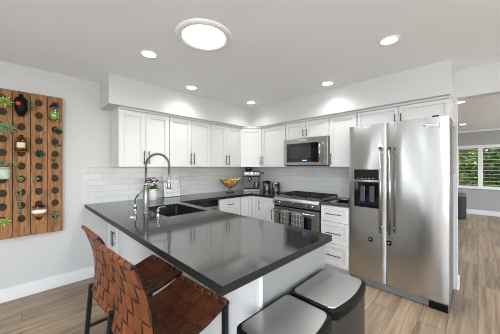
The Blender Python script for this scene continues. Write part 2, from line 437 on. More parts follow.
recessed(2.68, 2.66, 'recessed ceiling light in the ceiling corner over the espresso machine', 1.5)
recessed(5.1, .21, 'recessed ceiling light in the next room just beyond the header', 5)
recessed(7.8, .27, 'farthest recessed ceiling light, near the shuttered window', 5)
recessed(-.9, 1.4, 'recessed ceiling light behind the camera on the left', 5)
recessed(.6, -1.6, 'recessed ceiling light behind the camera on the right', 5)
sk = thing('tube_skylight', 'large round glowing tube skylight with white ring above the peninsula', 'ceiling light', (1.055, 1.585, CZ))
link('skylight_ring', lathe(bm_(), [(.170, -.002), (.173, -.014), (.19, -.020), (.215, -.016), (.225, -.004), (.226, 0)], 48), 'trim', sk)
link('skylight_lens', lathe(bm_(), [(0, -.012), (.12, -.011), (.171, -.006)], 48), 'lamp_big', sk)
area('tube_skylight_glow', (1.055, 1.585, CZ - .03), (0, 0, 0), .34, .34, 9, (.93, .97, 1), 'DISK', 175)

# ------------------------------------------------------------------ cabinets. Local frame: x = width, front face at y = 0 looking to -y, depth +y
def pull(parent, x, y, z, length=.13, vertical=True, name='handle'):
    bm = bm_(); L = length / 2
    if vertical:
        tube(bm, [(x, y - .030, z - L), (x, y - .030, z + L)], .0055, 10)
        for s in (-1, 1): tube(bm, [(x, y, z + s * L * .72), (x, y - .030, z + s * L * .72)], .0045, 8)
    else:
        tube(bm, [(x - L, y - .030, z), (x + L, y - .030, z)], .0055, 10)
        for s in (-1, 1): tube(bm, [(x + s * L * .72, y, z), (x + s * L * .72, y - .030, z)], .0045, 8)
    return link(name, bm, 'pull', parent)
def shaker(bm, x0, x1, z0, z1, y=-.02, rail=.058):
    """a flat centre panel set back in a four-piece frame"""
    if z1 - z0 < .2: rail = min(rail, .038)
    if x1 - x0 < .2: rail = min(rail, .045)
    box(bm, x0 + rail, x1 - rail, y + .014, y + .018, z0 + rail, z1 - rail)
    box(bm, x0, x0 + rail, y, y + .019, z0, z1); box(bm, x1 - rail, x1, y, y + .019, z0, z1)
    box(bm, x0 + rail, x1 - rail, y, y + .019, z0, z0 + rail); box(bm, x0 + rail, x1 - rail, y, y + .019, z1 - rail, z1)
    return bm
def door(root, x0, x1, z0, z1, hx=None, hz=None, hl=.16):
    g = .003
    d = link('door', shaker(bm_(), x0 + g, x1 - g, z0, z1), 'cab', root, bevel=.003)
    if hx is not None: pull(d, hx, -.02, hz, hl)
    return d
def drawer(root, x0, x1, z0, z1, hl=.14, handle=True):
    g = .0015
    d = link('drawer', shaker(bm_(), x0 + g, x1 - g, z0, z1, rail=.045), 'cab', root, bevel=.003)
    if handle: pull(d, (x0 + x1) / 2, -.02, (z0 + z1) / 2, hl, False)
    return d
def body_upper(root, w_, dep, z0, z1, crown=True):
    link('cabinet_body', box(bm_(), .0005, w_ - .0005, .0, dep, z0, z1 - .026), 'cab', root)
    if crown:
        bm = bm_(); prof = [(-.003, z1 - .026), (-.022, z1 - .020), (-.034, z1 - .004), (-.034, z1)]
        pr = [(0, z1 - .026)] + prof + [(0, z1)]
        a = [bm.verts.new((0.0005, y, z)) for y, z in pr]; c = [bm.verts.new((w_ - .0005, y, z)) for y, z in pr]
        for k in range(len(pr)): k2 = (k + 1) % len(pr); bm.faces.new((a[k], a[k2], c[k2], c[k]))
        bm.faces.new(a); bm.faces.new(c[::-1])
        box(bm, .0005, w_ - .0005, 0, dep, z1 - .026, z1 - .001)
        link('crown_molding', bm, 'cab', root)
def upper_double(name, label, loc, rz, w_, z0, z1, dep=.325, hl=.17, hz=None, group='white shaker wall cabinets'):
    t_ = thing(name, label, 'cabinet', loc, rz, group)
    body_upper(t_, w_, dep, z0, z1)
    c = w_ / 2; hz = hz or z0 + .122
    door(t_, .003, c, z0 + .004, z1 - .03, c - .03, hz, hl); door(t_, c, w_ - .003, z0 + .004, z1 - .03, c + .03, hz, hl)
    return t_
UZ0, UZ1 = 1.37, 2.098
FA, FB = 3.07, 3.10
upper_double('wall_cabinet', 'double-door white wall cabinet nearest the plant rack, above the faucet', (.82, FA, 0), 0, .638, UZ0, UZ1)
upper_double('wall_cabinet', 'middle double-door white wall cabinet on the sink wall', (1.46, FA, 0), 0, .70, UZ0, UZ1)
upper_double('wall_cabinet', 'double-door white wall cabinet above the fruit bowl', (2.162, FA, 0), 0, .656, UZ0, UZ1)
# diagonal corner cabinet
A2 = Vector((2.82, 3.07)); B2 = Vector((3.10, 2.79)); wd = (B2 - A2).length
cc = thing('corner_wall_cabinet', 'white diagonal corner wall cabinet with single door above espresso machine', 'cabinet', (A2.x, A2.y, 0), R(-45), 'white shaker wall cabinets')
def loc45(x, y):
    v = Vector((x - A2.x, y - A2.y)); a = R(45)
    return (v.x * math.cos(a) - v.y * math.sin(a), v.x * math.sin(a) + v.y * math.cos(a))
poly = [loc45(*p) for p in ((2.82, 3.07), (3.10, 2.79), (3.425, 2.79), (3.425, 3.395), (2.82, 3.395))]
link('cabinet_body', prism(bm_(), poly, UZ0, UZ1 - .026), 'cab', cc)
polyc = [loc45(*p) for p in ((2.82, 3.036), (3.066, 2.79), (3.425, 2.79), (3.425, 3.395), (2.82, 3.395))]
link('crown_molding', prism(bm_(), polyc, UZ1 - .025, UZ1 - .001), 'cab', cc)
door(cc, .008, wd - .008, UZ0 + .004, UZ1 - .03, wd - .04, UZ0 + .115)

def on_B(y): return (FB, y, 0)
t_ = thing('wall_cabinet', 'single-door white wall cabinet between corner cabinet and microwave', 'cabinet', on_B(2.787), R(-90), 'white shaker wall cabinets')
body_upper(t_, .532, .325, UZ0, UZ1); door(t_, .003, .529, UZ0 + .004, UZ1 - .03, .04, UZ0 + .115)
upper_double('wall_cabinet', 'short double-door white wall cabinet above the microwave', on_B(2.253), R(-90), .76, 1.815, UZ1, hl=.10, hz=1.815 + .08)
t_ = thing('wall_cabinet', 'single-door white wall cabinet between microwave and refrigerator', 'cabinet', on_B(1.491), R(-90), 'white shaker wall cabinets')
body_upper(t_, .377, .325, UZ0, UZ1); door(t_, .003, .374, UZ0 + .004, UZ1 - .03, .035, UZ0 + .115)
upper_double('wall_cabinet', 'short wide double-door white wall cabinet above the refrigerator', on_B(1.112), R(-90), .917, 1.87, UZ1, hl=.09, hz=1.87 + .065)

# base cabinets
BZ0, BZ1 = .10, .873
def base_body(root, w_, dep, z1=BZ1):
    bm = bm_(); box(bm, .001, w_ - .001, 0, dep, BZ0, z1); link('cabinet_body', bm, 'cab', root)
    link('toe_kick', box(bm_(), .001, w_ - .001, .07, dep, 0, BZ0 - .001), 'cab', root)
GA, GB = 2.81, 2.84
t_ = thing('base_cabinet', 'white base cabinet with drawer over door between dishwasher and corner', 'cabinet', (2.13, GA, 0), 0, 'white shaker base cabinets')
base_body(t_, .435, .575); drawer(t_, .003, .432, .69, .868, .13); door(t_, .003, .432, BZ0 + .003, .686, .05, .60)
# corner base with two doors meeting in the inner corner
t_ = thing('corner_base_cabinet', 'white corner base cabinet below the espresso machine', 'cabinet', (2.568, GA, 0), 0, 'white shaker base cabinets')
bm = bm_(); box(bm, 0, .80, .0, .575, BZ0, BZ1); box(bm, .273, .84, -.27, -.0005, BZ0, BZ1); link('cabinet_body', bm, 'cab', t_)
bm = bm_(); box(bm, 0, .80, .07, .575, 0, BZ0 - .001); box(bm, .343, .84, -.27, .07, 0, BZ0 - .001); link('toe_kick', bm, 'cab', t_)
door(t_, .003, .25, BZ0 + .003, .868)
bm = shaker(bm_(), 0, .245, BZ0 + .003, .868); xform(bm, Matrix.Translation((.272, -.022, 0)) @ Matrix.Rotation(R(-90), 4, 'Z'))
d = link('door', bm, 'cab', t_, bevel=.0015)
bm = bm_(); tube(bm, [(.22, -.23, .66), (.22, -.23, .80)], .0055)
for z in (.68, .78): tube(bm, [(.252, -.23, z), (.22, -.23, z)], .0045, 8)
link('handle', bm, 'pull', d)
t_ = thing('base_cabinet', 'narrow white base cabinet between corner cabinet and range', 'cabinet', (GB, 2.537, 0), R(-90), 'white shaker base cabinets')
base_body(t_, .267, .58); drawer(t_, .003, .264, .735, .868, .1, handle=False); door(t_, .003, .264, BZ0 + .003, .731, .225, .62)
t_ = thing('drawer_cabinet', 'white three-drawer base cabinet between range and refrigerator', 'cabinet', (GB, 1.486, 0), R(-90), 'white shaker base cabinets')
base_body(t_, .372, .58)
drawer(t_, .003, .369, .665, .868, .20); drawer(t_, .003, .369, .385, .660, .20); drawer(t_, .003, .369, BZ0 + .003, .380, .20)
# dishwasher
t_ = thing('dishwasher', 'black and steel dishwasher under counter left of the drawer cabinet', 'dishwasher', (1.525, GA - .01, 0))
link('dishwasher_body', box(bm_(), 0, .598, .03, .57, .10, .872), 'black', t_)
link('door', box(bm_(), .003, .595, 0, .028, .12, .78), 'steel', t_, bevel=.003)
link('control_panel', box(bm_(), .003, .595, 0, .028, .785, .868), 'black_glass', t_, bevel=.003)
bm = bm_(); tube(bm, [(.05, -.035, .745), (.548, -.035, .745)], .009)
for x in (.07, .528): tube(bm, [(x, 0, .745), (x, -.035, .745)], .007)
link('handle', bm, 'steel', t_)
link('toe_kick', box(bm_(), 0, .598, .06, .08, .0, .10), 'black', t_)

# peninsula: stool-side cabinet, panels, inner cabinets
PX = .775
t_ = thing('base_cabinet', 'white double-door cabinet under the peninsula facing the bar stools', 'cabinet', (PX + .02, 3.385, 0), R(-90), 'white shaker base cabinets')
base_body(t_, .70, .12)
door(t_, .003, .35, BZ0 + .003, .868, .32, .53, .17); door(t_, .35, .697, BZ0 + .003, .868, .38, .53, .17)
t_ = thing('peninsula_panel', 'white panelled peninsula back and grey painted end under the dark counter', 'cabinet panel', (1.05, 1.7, 0))
link('back_panel', xform(box(bm_(), PX, PX + .018, .735, 2.68, 0, .874), Matrix.Translation((-1.05, -1.7, 0))), 'cab', t_)
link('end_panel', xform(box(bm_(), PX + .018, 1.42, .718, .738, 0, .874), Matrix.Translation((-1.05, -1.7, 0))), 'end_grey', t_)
bm = bm_(); box(bm, PX - .004, PX + .018, .708, .735, 0, .874)
link('corner_trim', xform(bm, Matrix.Translation((-1.05, -1.7, 0))), 'cab', t_, bevel=.002)
def inner(y0, w_, label, sinkbase=False):
    t_ = thing('base_cabinet', label, 'cabinet', (1.40, y0, 0), R(90), 'white shaker base cabinets')
    if sinkbase:
        bm = bm_(); box(bm, .001, w_ - .001, 0, .58, BZ0, .62); box(bm, .001, w_ - .001, 0, .012, .62, BZ1); link('cabinet_body', bm, 'cab', t_)
        link('toe_kick', box(bm_(), .001, w_ - .001, .07, .58, 0, BZ0 - .001), 'cab', t_)
    else: base_body(t_, w_, .58)
    c = w_ / 2
    door(t_, .003, c, BZ0 + .003, .868, c - .03, .735, .13); door(t_, c, w_ - .003, BZ0 + .003, .868, c + .03, .735, .13)
inner(.742, .56, 'white double-door peninsula cabinet nearest its free end, facing the range')
inner(1.305, .56, 'white double-door peninsula cabinet between sink cabinet and free end')
inner(1.868, .80, 'white double-door sink cabinet of the peninsula under the black sink', True)

# ------------------------------------------------------------------ worktops
def slab(xs, ys, inside, z0, z1):
    bm = bm_(); V = {}
    def v(i, j, z):
        k = (i, j, z)
        if k not in V: V[k] = bm.verts.new((xs[i], ys[j], z))
        return V[k]
    N = lambda i, j: 0 <= i < len(xs) - 1 and 0 <= j < len(ys) - 1 and inside((xs[i] + xs[i + 1]) / 2, (ys[j] + ys[j + 1]) / 2)
    for i in range(len(xs) - 1):
        for j in range(len(ys) - 1):
            if not N(i, j): continue
            bm.faces.new((v(i, j, z1), v(i + 1, j, z1), v(i + 1, j + 1, z1), v(i, j + 1, z1)))
            bm.faces.new((v(i, j, z0), v(i, j + 1, z0), v(i + 1, j + 1, z0), v(i + 1, j, z0)))
            if not N(i, j - 1): bm.faces.new((v(i, j, z0), v(i + 1, j, z0), v(i + 1, j, z1), v(i, j, z1)))
            if not N(i, j + 1): bm.faces.new((v(i + 1, j + 1, z0), v(i, j + 1, z0), v(i, j + 1, z1), v(i + 1, j + 1, z1)))
            if not N(i - 1, j): bm.faces.new((v(i, j + 1, z0), v(i, j, z0), v(i, j, z1), v(i, j + 1, z1)))
            if not N(i + 1, j): bm.faces.new((v(i + 1, j, z0), v(i + 1, j + 1, z0), v(i + 1, j + 1, z1), v(i + 1, j, z1)))
    for f in bm.faces:
        f.normal_update()
        if abs(f.normal.z) < .5: f.material_index = 1
    return bm
CT0, CT1 = .875, .915
SX0, SX1, SY0, SY1 = .94, 1.37, 2.00, 2.66
PE = 1.465
def ins(x, y):
    if SX0 < x < SX1 and SY0 < y < SY1: return False
    return x < PE or y > 2.775 or (x > 2.805 and y > 2.268)
o = link('countertop', slab([.54, SX0, SX1, PE, 2.805, XB - .011], [.69, SY0, 2.268, SY1, 2.775, YA - .011], ins, CT0, CT1), 'quartz', bevel=.0015); o.data.materials.append(M['quartz_edge'])
tag(centre_origin(o), 'dark grey polished quartz countertop covering peninsula, sink wall and corner', 'countertop')
o = link('countertop', box(bm_(), 2.805, XB - .011, 1.112, 1.488, CT0, CT1), 'quartz', bevel=.0015); o.data.materials.append(M['quartz_edge'])
tag(centre_origin(o), 'short dark grey quartz countertop over the three drawers beside the refrigerator', 'countertop')

# sink
t_ = thing('kitchen_sink', 'black rectangular undermount sink set in the peninsula counter', 'sink', ((SX0 + SX1) / 2, (SY0 + SY1) / 2, .66))
hx, hy = (SX1 - SX0) / 2, (SY1 - SY0) / 2
bm = bm_(); zt = .874 - .66
inn = rrect(-hx - .004, hx + .004, -hy - .004, hy + .004, .03); out = rrect(-hx - .018, hx + .018, -hy - .018, hy + .018, .035)
bot = rrect(-hx + .012, hx - .012, -hy + .012, hy - .012, .03)
def ring(pts, z): return [bm.verts.new((x, y, z)) for x, y in pts]
r0, r1, r2, r3 = ring(out, 0), ring(out, zt), ring(inn, zt), ring(bot, .012)
for a, c in ((r0, r1), (r1, r2), (r2, r3)):
    for k in range(len(a)): bm.faces.new((a[k], a[(k + 1) % len(a)], c[(k + 1) % len(a)], c[k]))
bm.faces.new(r0[::-1]); bm.faces.new(r3)
link('basin', bm, 'sink', t_)
link('drain', lathe(bm_(), [(0, .0125), (.02, .0125), (.024, .016), (.042, .017), (.045, .012)], 24), 'nickel', t_)

# faucet
FX, FY = .855, 2.29
t_ = thing('kitchen_faucet', 'tall satin steel spring pull-down faucet beside the black sink', 'faucet', (FX, FY, CT1))
link('faucet_body', lathe(bm_(), [(0, 0), (.030, 0), (.030, .006), (.0235, .012), (.0225, .25), (.0235, .255), (.0235, .262), (.012, .268), (0, .268)], 28), 'nickel', t_)
arc = []
R0 = .118
for k in range(6): arc.append((0, 0, .262 + .20 * k / 5))
for k in range(1, 25):
    a = PI - PI * k / 24; arc.append((R0 + R0 * math.cos(a), 0, .462 + .125 * math.sin(a)))
for k in range(1, 3): arc.append((2 * R0, 0, .462 - .045 * k))
link('hose', tube(bm_(), arc, .006, 8), 'black', t_)
# coil
bm = bm_(); L = [0]; P = [Vector(p) for p in arc]
for a, c in zip(P, P[1:]): L.append(L[-1] + (c - a).length)
coil = []; turns = int(L[-1] / .0105); n = turns * 9
for k in range(n + 1):
    s = L[-1] * k / n; i = max(j for j in range(len(L)) if L[j] <= s + 1e-9); i = min(i, len(P) - 2)
    f = (s - L[i]) / (L[i + 1] - L[i]); p = P[i].lerp(P[i + 1], f); d = (P[i + 1] - P[i]).normalized()
    n1 = Vector((0, 1, 0)); n2 = d.cross(n1); a = 2 * PI * turns * k / n
    coil.append(p + (n1 * math.cos(a) + n2 * math.sin(a)) * .0115)
link('spring_coil', tube(bm, coil, .0028, 5), 'nickel', t_)
link('spray_head', xform(lathe(bm_(), [(0, 0), (.020, 0), (.022, .01), (.019, .05), (.015, .09), (.015, .14), (.011, .15), (0, .15)], 24), Matrix.Translation((2 * R0, 0, .225))), 'nickel', t_)
bm = bm_(); tube(bm, [(0, 0, .285), (.1, 0, .298), (2 * R0 - .012, 0, .305)], .006, 8)
lathe(bm, [(.0175, -.009), (.0205, -.009), (.0205, .009), (.0175, .009), (.0175, -.009)], 20, (2 * R0, 0, .305))
lathe(bm, [(.010, -.012), (.0185, -.012), (.0185, .012), (.010, .012)], 20, (0, 0, .283))
link('docking_arm', bm, 'chrome', t_)
bm = bm_(); tube(bm, [(-.018, .0, .215), (-.034, .008, .222)], .010, 12); tube(bm, [(-.034, .008, .222), (-.055, .03, .19), (-.064, .045, .150)], .005, 8, rs=[.006, .0055, .004])
link('lever_handle', bm, 'nickel', t_)
# small filtered water tap left of the faucet
t_ = thing('water_filter_tap', 'short chrome side tap standing left of the tall faucet', 'tap', (.80, 2.42, CT1))
link('tap_body', lathe(bm_(), [(0, 0), (.022, 0), (.022, .005), (.015, .010), (.014, .045), (.018, .055), (.018, .075), (.010, .085), (0, .086)], 20), 'chrome', t_)
bm = bm_(); tube(bm, [(0, 0, .08), (-.003, .0, .13), (.012, -.006, .165), (.03, -.016, .185)], .0055, 8)
link('tap_spout', bm, 'black', t_)
t_ = thing('soap_dispenser', 'small chrome pump soap dispenser at the near corner of the sink', 'soap dispenser', (.875, 2.06, CT1))
link('dispenser_collar', lathe(bm_(), [(0, 0), (.020, 0), (.020, .006), (.012, .010), (.011, .045), (.015, .05), (.015, .065), (0, .067)], 20), 'chrome', t_)
bm = bm_(); tube(bm, [(0, 0, .06), (0, 0, .078), (.03, .012, .084), (.085, .03, .076), (.092, .032, .068)], .006, 8)
link('pump_spout', bm, 'chrome', t_)
o = link('air_switch', lathe(bm_(), [(0, 0), (.017, 0), (.017, .006), (.010, .010), (.009, .014), (0, .015)], 20), 'white_cer', loc=(.695, 2.19, CT1))
tag(o, 'tiny round white button on the counter left of the faucet', 'button')

# ------------------------------------------------------------------ refrigerator
FX0, FY0, FY1, FH = 2.80, .19, 1.105, 1.852
t_ = thing('refrigerator', 'stainless steel side-by-side refrigerator with ice dispenser in left door', 'refrigerator', (3.1, .65, 0))
T = Matrix.Translation((-3.1, -.65, 0))
def fp(name, bm, mat, parent=t_, bevel=0, **k):
    return link(name, xform(bm, T), mat, parent, bevel, **k)
fp('fridge_body', box(bm_(), FX0 + .075, XB - .008, FY0 + .006, FY1 - .006, .02, FH - .02), 'fridge_side')
SP = .705
# left door has a rectangular recess for the dispenser
DY0, DY1, DZ0, DZ1 = .778, 1.043, .905, 1.20
def door_curve(y0, y1, z0, z1, holes=None, bow=.010):
    """door slab whose front bows very slightly, front at x = FX0"""
    bm = bm_(); ys = sorted(set([y0 + (y1 - y0) * k / 14 for k in range(15)] + ([DY0, DY1] if holes else []))); zs = [z0, z1] if not holes else [z0, DZ0, DZ1, z1]
    yc = (y0 + y1) / 2; hw = (y1 - y0) / 2
    X = lambda y: FX0 + bow * ((y - yc) / hw) ** 2 + .005 * max(0, abs((y - yc) / hw) - .98) / .02
    V = {}
    def v(i, j):
        if (i, j) not in V: V[(i, j)] = bm.verts.new((X(ys[i]), ys[i], zs[j]))
        return V[(i, j)]
    for i in range(len(ys) - 1):
        for j in range(len(zs) - 1):
            if holes and DY0 <= (ys[i] + ys[i + 1]) / 2 <= DY1 and j == 1: continue
            f = bm.faces.new((v(i, j), v(i, j + 1), v(i + 1, j + 1), v(i + 1, j))); f.smooth = True
    # sides and back
    xb = FX0 + .07
    def quad(a, b_, c, d): bm.faces.new([bm.verts.new(p) for p in (a, b_, c, d)])
    for y in (y0, y1): quad((X(y), y, z0), (X(y), y, z1), (xb, y, z1), (xb, y, z0))
    quad((xb, y0, z0), (xb, y1, z0), (xb, y1, z1), (xb, y0, z1))
    for z in (z0, z1):
        bm.faces.new([bm.verts.new((X(y), y, z)) for y in ys] + [bm.verts.new((xb, y1, z)), bm.verts.new((xb, y0, z))])
    return bm
dl = fp('door', door_curve(SP + .003, FY1, .085, FH, True), 'fridge')
dr = fp('door', door_curve(FY0, SP - .003, .085, FH), 'fridge')
# dispenser recess
bm = bm_()
def q(bm, *p): bm.faces.new([bm.verts.new(x) for x in p])
xi = FX0 + .062; xo = FX0 + .001
q(bm, (xi, DY0, DZ0), (xi, DY1, DZ0), (xi, DY1, DZ1), (xi, DY0, DZ1))
q(bm, (xo, DY0, DZ0), (xi, DY0, DZ0), (xi, DY0, DZ1), (xo, DY0, DZ1)); q(bm, (xo, DY1, DZ0), (xo, DY1, DZ1), (xi, DY1, DZ1), (xi, DY1, DZ0))
q(bm, (xo, DY0, DZ0), (xo, DY1, DZ0), (xi, DY1, DZ0), (xi, DY0, DZ0)); q(bm, (xo, DY0, DZ1), (xi, DY0, DZ1), (xi, DY1, DZ1), (xo, DY1, DZ1))
fp('dispenser_recess', bm, 'black_glass', dl, normals=False)
fp('dispenser_panel', box(bm_(), FX0 - .006, FX0 + .010, DY0, DY1, DZ1 + .022, 1.342), 'black_glass', dl, bevel=.003)
bm = bm_()
for k in range(5): box(bm, FX0 - .0072, FX0 - .005, DY0 + .05 + k * .04, DY0 + .065 + k * .04, 1.236, 1.242)
fp('panel_icons', bm, 'badge', dl)
bm = bm_()
for y in (.835, .935): box(bm, FX0 + .034, FX0 + .044, y, y + .052, .965, 1.15)
fp('dispenser_paddle', bm, pbr('blue_grey_paddle', (.06, .07, .10), .15), dl, bevel=.006)
fp('drip_tray', box(bm_(), FX0 - .006, FX0 + .058, DY0 + .004, DY1 - .004, DZ0 + .001, DZ0 + .014), 'black', dl, bevel=.003)
for dd, y in ((dl, SP + .045), (dr, SP - .045)):
    bm = bm_(); tube(bm, [(FX0 - .058, y, .68), (FX0 - .058, y, 1.56)], .0135, 18)
    for z in (.71, 1.53):
        tube(bm, [(FX0 + .002, y, z), (FX0 - .058, y, z)], .010, 14)
    fp('handle', bm, 'steel', dd)
    bm = bm_()
    for z in (.655, 1.56): tube(bm, [(FX0 - .058, y, z), (FX0 - .058, y, z + .025)], .0145, 18)
    fp('handle_cap', bm, 'pull', dd)
b1 = fp('nameplate', box(bm_(), FX0 + .001, FX0 + .009, .262, .395, 1.755, 1.787), 'badge', dr, bevel=.001)
text('nameplate_lettering', 'KitchenAid', .024, 'logo_ink', dr, Vector((FX0 - .0005, .328, 1.771)) - Vector((3.1, .65, 0)), (R(90), 0, R(-90)))
fp('nameplate_border', box(bm_(), FX0 + .002, FX0 + .010, .258, .399, 1.751, 1.791), 'logo_ink', dr)
bm = bm_()
for y in (.29,): box(bm, FX0 + .01, FX0 + .10, y - .025, y + .025, FH - .02, FH + .016)
fp('hinge_cap', bm, 'black', bevel=.004)
bm = bm_(); box(bm, FX0 + .02, FX0 + .072, FY0 + .008, FY1 - .01, .008, .078)
fp('bottom_grille', bm, 'fridge_side', bevel=.003)
bm = bm_(); box(bm, FX0 + .008, FX0 + .02, FY0 + .008, FY0 + .15, .0, .07)
fp('grille_end_cap', bm, 'black', bevel=.003)
for dd, y in ((dl, .865), (dr, .682)):
    fp('child_lock', box(bm_(), FX0 - .006, FX0 + .006, y - .020, y + .020, .525, .572), 'black', dd, bevel=.003)
    bm = bm_(); box(bm, FX0 - .0075, FX0 - .006, y - .006, y + .006, .545, .557); fp('lock_mark', bm, 'badge', dd)
o = thing('hanging_board', 'narrow grey framed board hanging on the right side of the refrigerator', 'board', (3.2, .19, 1.30))
link('frame', box(bm_(), -.10, .16, -.018, .004, 0, .47), 'board_grey', o, bevel=.003)
link('hanging_clip', box(bm_(), .0, .03, -.020, .004, .471, .485), 'black', o, bevel=.003)

# ------------------------------------------------------------------ range
RY0, RY1, RX = 1.495, 2.258, 2.78
t_ = thing('gas_range', 'stainless steel gas range with five knobs and black iron grates', 'stove', (3.1, 1.876, 0))
T2 = Matrix.Translation((-3.1, -1.876, 0))
def rp(name, bm, mat, parent=t_, bevel=0): return link(name, xform(bm, T2), mat, parent, bevel)
rp('range_body', box(bm_(), RX + .05, XB - .012, RY0, RY1, .03, .90), 'black')
bm = bm_()
pr = [(RX + .05, .785), (RX + .004, .79), (RX - .004, .865), (RX + .018, .905), (RX + .07, .917), (RX + .07, .785)]
a = [bm.verts.new((x, RY0, z)) for x, z in pr]; c = [bm.verts.new((x, RY1, z)) for x, z in pr]
for k in range(len(pr)): k2 = (k + 1) % len(pr); bm.faces.new((a[k], a[k2], c[k2], c[k]))
bm.faces.new(a); bm.faces.new(c[::-1])
cp = rp('control_panel', bm, 'steel', bevel=.003)
for y in (2.225, 2.12, 1.895, 1.665, 1.572):
    bm = bm_(); tube(bm, [(RX + .002, y, .838), (RX - .012, y, .838)], .027, 24); kn = rp('knob', bm, 'pull', cp)
    bm = bm_(); tube(bm, [(RX - .012, y, .838), (RX - .038, y, .838)], .0205, 24, rs=[.0215, .019]); box(bm, RX - .042, RX - .036, y - .004, y + .004, .822, .856)
    rp('knob_grip', bm, 'chrome', kn)
rp('cooktop', box(bm_(), RX + .071, XB - .014, RY0, RY1, .901, .921), 'steel', bevel=.003)
rp('vent_strip', box(bm_(), RX + .004, RX + .03, RY0 + .01, RY1 - .01, .768, .784), 'black')
dv = rp('oven_door', box(bm_(), RX + .002, RX + .048, RY0 + .004, RY1 - .004, .20, .765), 'steel', bevel=.004)
rp('oven_window', box(bm_(), RX - .001, RX + .008, 1.60, 2.15, .30, .665), 'black_glass', dv, bevel=.004)
bm = bm_(); tube(bm, [(RX - .050, RY0 + .03, .725), (RX - .050, RY1 - .03, .725)], .011, 16)
for y in (RY0 + .05, RY1 - .05): tube(bm, [(RX + .004, y, .725), (RX - .050, y, .725)], .009, 12)
rp('oven_handle', bm, 'chrome', dv)
dd = rp('drawer', box(bm_(), RX + .004, RX + .048, RY0 + .004, RY1 - .004, .06, .194), 'steel', bevel=.004)
for k in range(3):
    y0 = RY0 + .012 + k * .2485; y1 = y0 + .242; x0, x1 = RX + .105, XB - .05
    bm = bm_(); h0, h1 = .940, .956
    for y in (y0, y1 - .014, (y0 + y1) / 2 - .007): box(bm, x0, x1, y, y + .014, h0, h1)
    for x in (x0, x1 - .014, (x0 + x1) / 2 - .007, x0 + .13, x1 - .145): box(bm, x, x + .014, y0, y1, h0, h1)
    for x in (x0, x1 - .014):
        for y in (y0, y1 - .014): box(bm, x, x + .014, y, y + .014, .9205, h0)
    rp('burner_grate', bm, 'iron', bevel=.002)
    for x in (x0 + .13, x1 - .13):
        rp('burner', xform(lathe(bm_(), [(0, .018), (.030, .018), (.034, .012), (.045, .010), (.045, 0), (0, 0)], 20), Matrix.Translation((x, (y0 + y1) / 2, .9208))), 'iron')
def towel(y0, y1, drop, label):
    bm = bm_(); n = 16; ny = 12; hx_ = RX - .050; top = .737
    prof = [(hx_ + .018, top - drop * .8)] + [(hx_ + .0155, .725)] + [(hx_ + .0145 * math.cos(a), .725 + .0145 * math.sin(a)) for a in [PI * k / 8 for k in range(1, 8)]] + [(hx_ - .0155, .725), (hx_ - .018, top - drop * .3), (hx_ - .020, top - drop * .65), (hx_ - .021, top - drop)]
    rows = []
    for i, (x, z) in enumerate(prof):
        amp = .004 * min(1, max(0, (.725 - z) / .12))
        rows.append([bm.verts.new((x - amp * (1 + math.sin(j * 1.7)) if i > 9 else x, y0 + (y1 - y0) * j / ny, z)) for j in range(ny + 1)])
    for a, c in zip(rows, rows[1:]):
        for j in range(ny):
            f = bm.faces.new((a[j], a[j + 1], c[j + 1], c[j])); f.smooth = True
    o = link('dish_towel', bm, 'towel'); md = o.modifiers.new('thick', 'SOLIDIFY'); md.thickness = .002; md.offset = 0
    tag(centre_origin(o), label, 'towel', 'dish towels on the oven handle')
towel(1.925, 2.075, .30, 'grey checked dish towel, left one on the oven handle')
towel(1.70, 1.88, .31, 'grey checked dish towel, right one on the oven handle')

# ------------------------------------------------------------------ microwave
t_ = thing('microwave', 'stainless steel over-the-range microwave with black glass door', 'microwave', (3.03, 1.873, 1.385))
T3 = Matrix.Translation((-3.03, -1.873, -1.385))
def mp_(name, bm, mat, parent=t_, bevel=0): return link(name, xform(bm, T3), mat, parent, bevel)
MY0, MY1, MZ0, MZ1, MX = 1.495, 2.25, 1.388, 1.811, 3.03
mp_('microwave_body', box(bm_(), MX + .03, XB - .002, MY0, MY1, MZ0 + .012, MZ1), 'fridge_side')
dr2 = mp_('door', box(bm_(), MX, MX + .029, MY0, MY1, MZ0 + .01, MZ1 - .002), 'steel', bevel=.004)
mp_('door_glass', box(bm_(), MX - .003, MX + .004, MY0 + .125, MY1 - .06, MZ0 + .055, MZ1 - .075), 'black_glass', dr2, bevel=.002)
mp_('inner_window', box(bm_(), MX - .0045, MX - .002, MY0 + .26, MY1 - .12, MZ0 + .12, MZ1 - .13), pbr('perforated_window_screen', (.03, .03, .031), .3), dr2)
bm = bm_(); tube(bm, [(MX - .045, MY0 + .10, MZ0 + .06), (MX - .045, MY0 + .10, MZ1 - .08)], .011, 16)
for z in (MZ0 + .08, MZ1 - .10): tube(bm, [(MX, MY0 + .10, z), (MX - .045, MY0 + .10, z)], .008, 12)
mp_('handle', bm, 'chrome', dr2)
mp_('clock_display', box(bm_(), MX - .005, MX - .003, 1.82, 1.90, MZ0 + .072, MZ0 + .09), 'blue_screen', dr2)
mp_('nameplate', box(bm_(), MX - .003, MX + .002, 1.83, 1.96, MZ1 - .045, MZ1 - .018), 'badge', dr2)
text('nameplate_lettering', 'KitchenAid', .020, 'logo_ink', dr2, Vector((MX - .0035, 1.895, MZ1 - .0315)) - Vector((3.03, 1.873, 1.385)), (R(90), 0, R(-90)))
mp_('vent_grille', box(bm_(), MX + .02, XB - .03, MY0 + .02, MY1 - .02, MZ0, MZ0 + .0115), 'black')

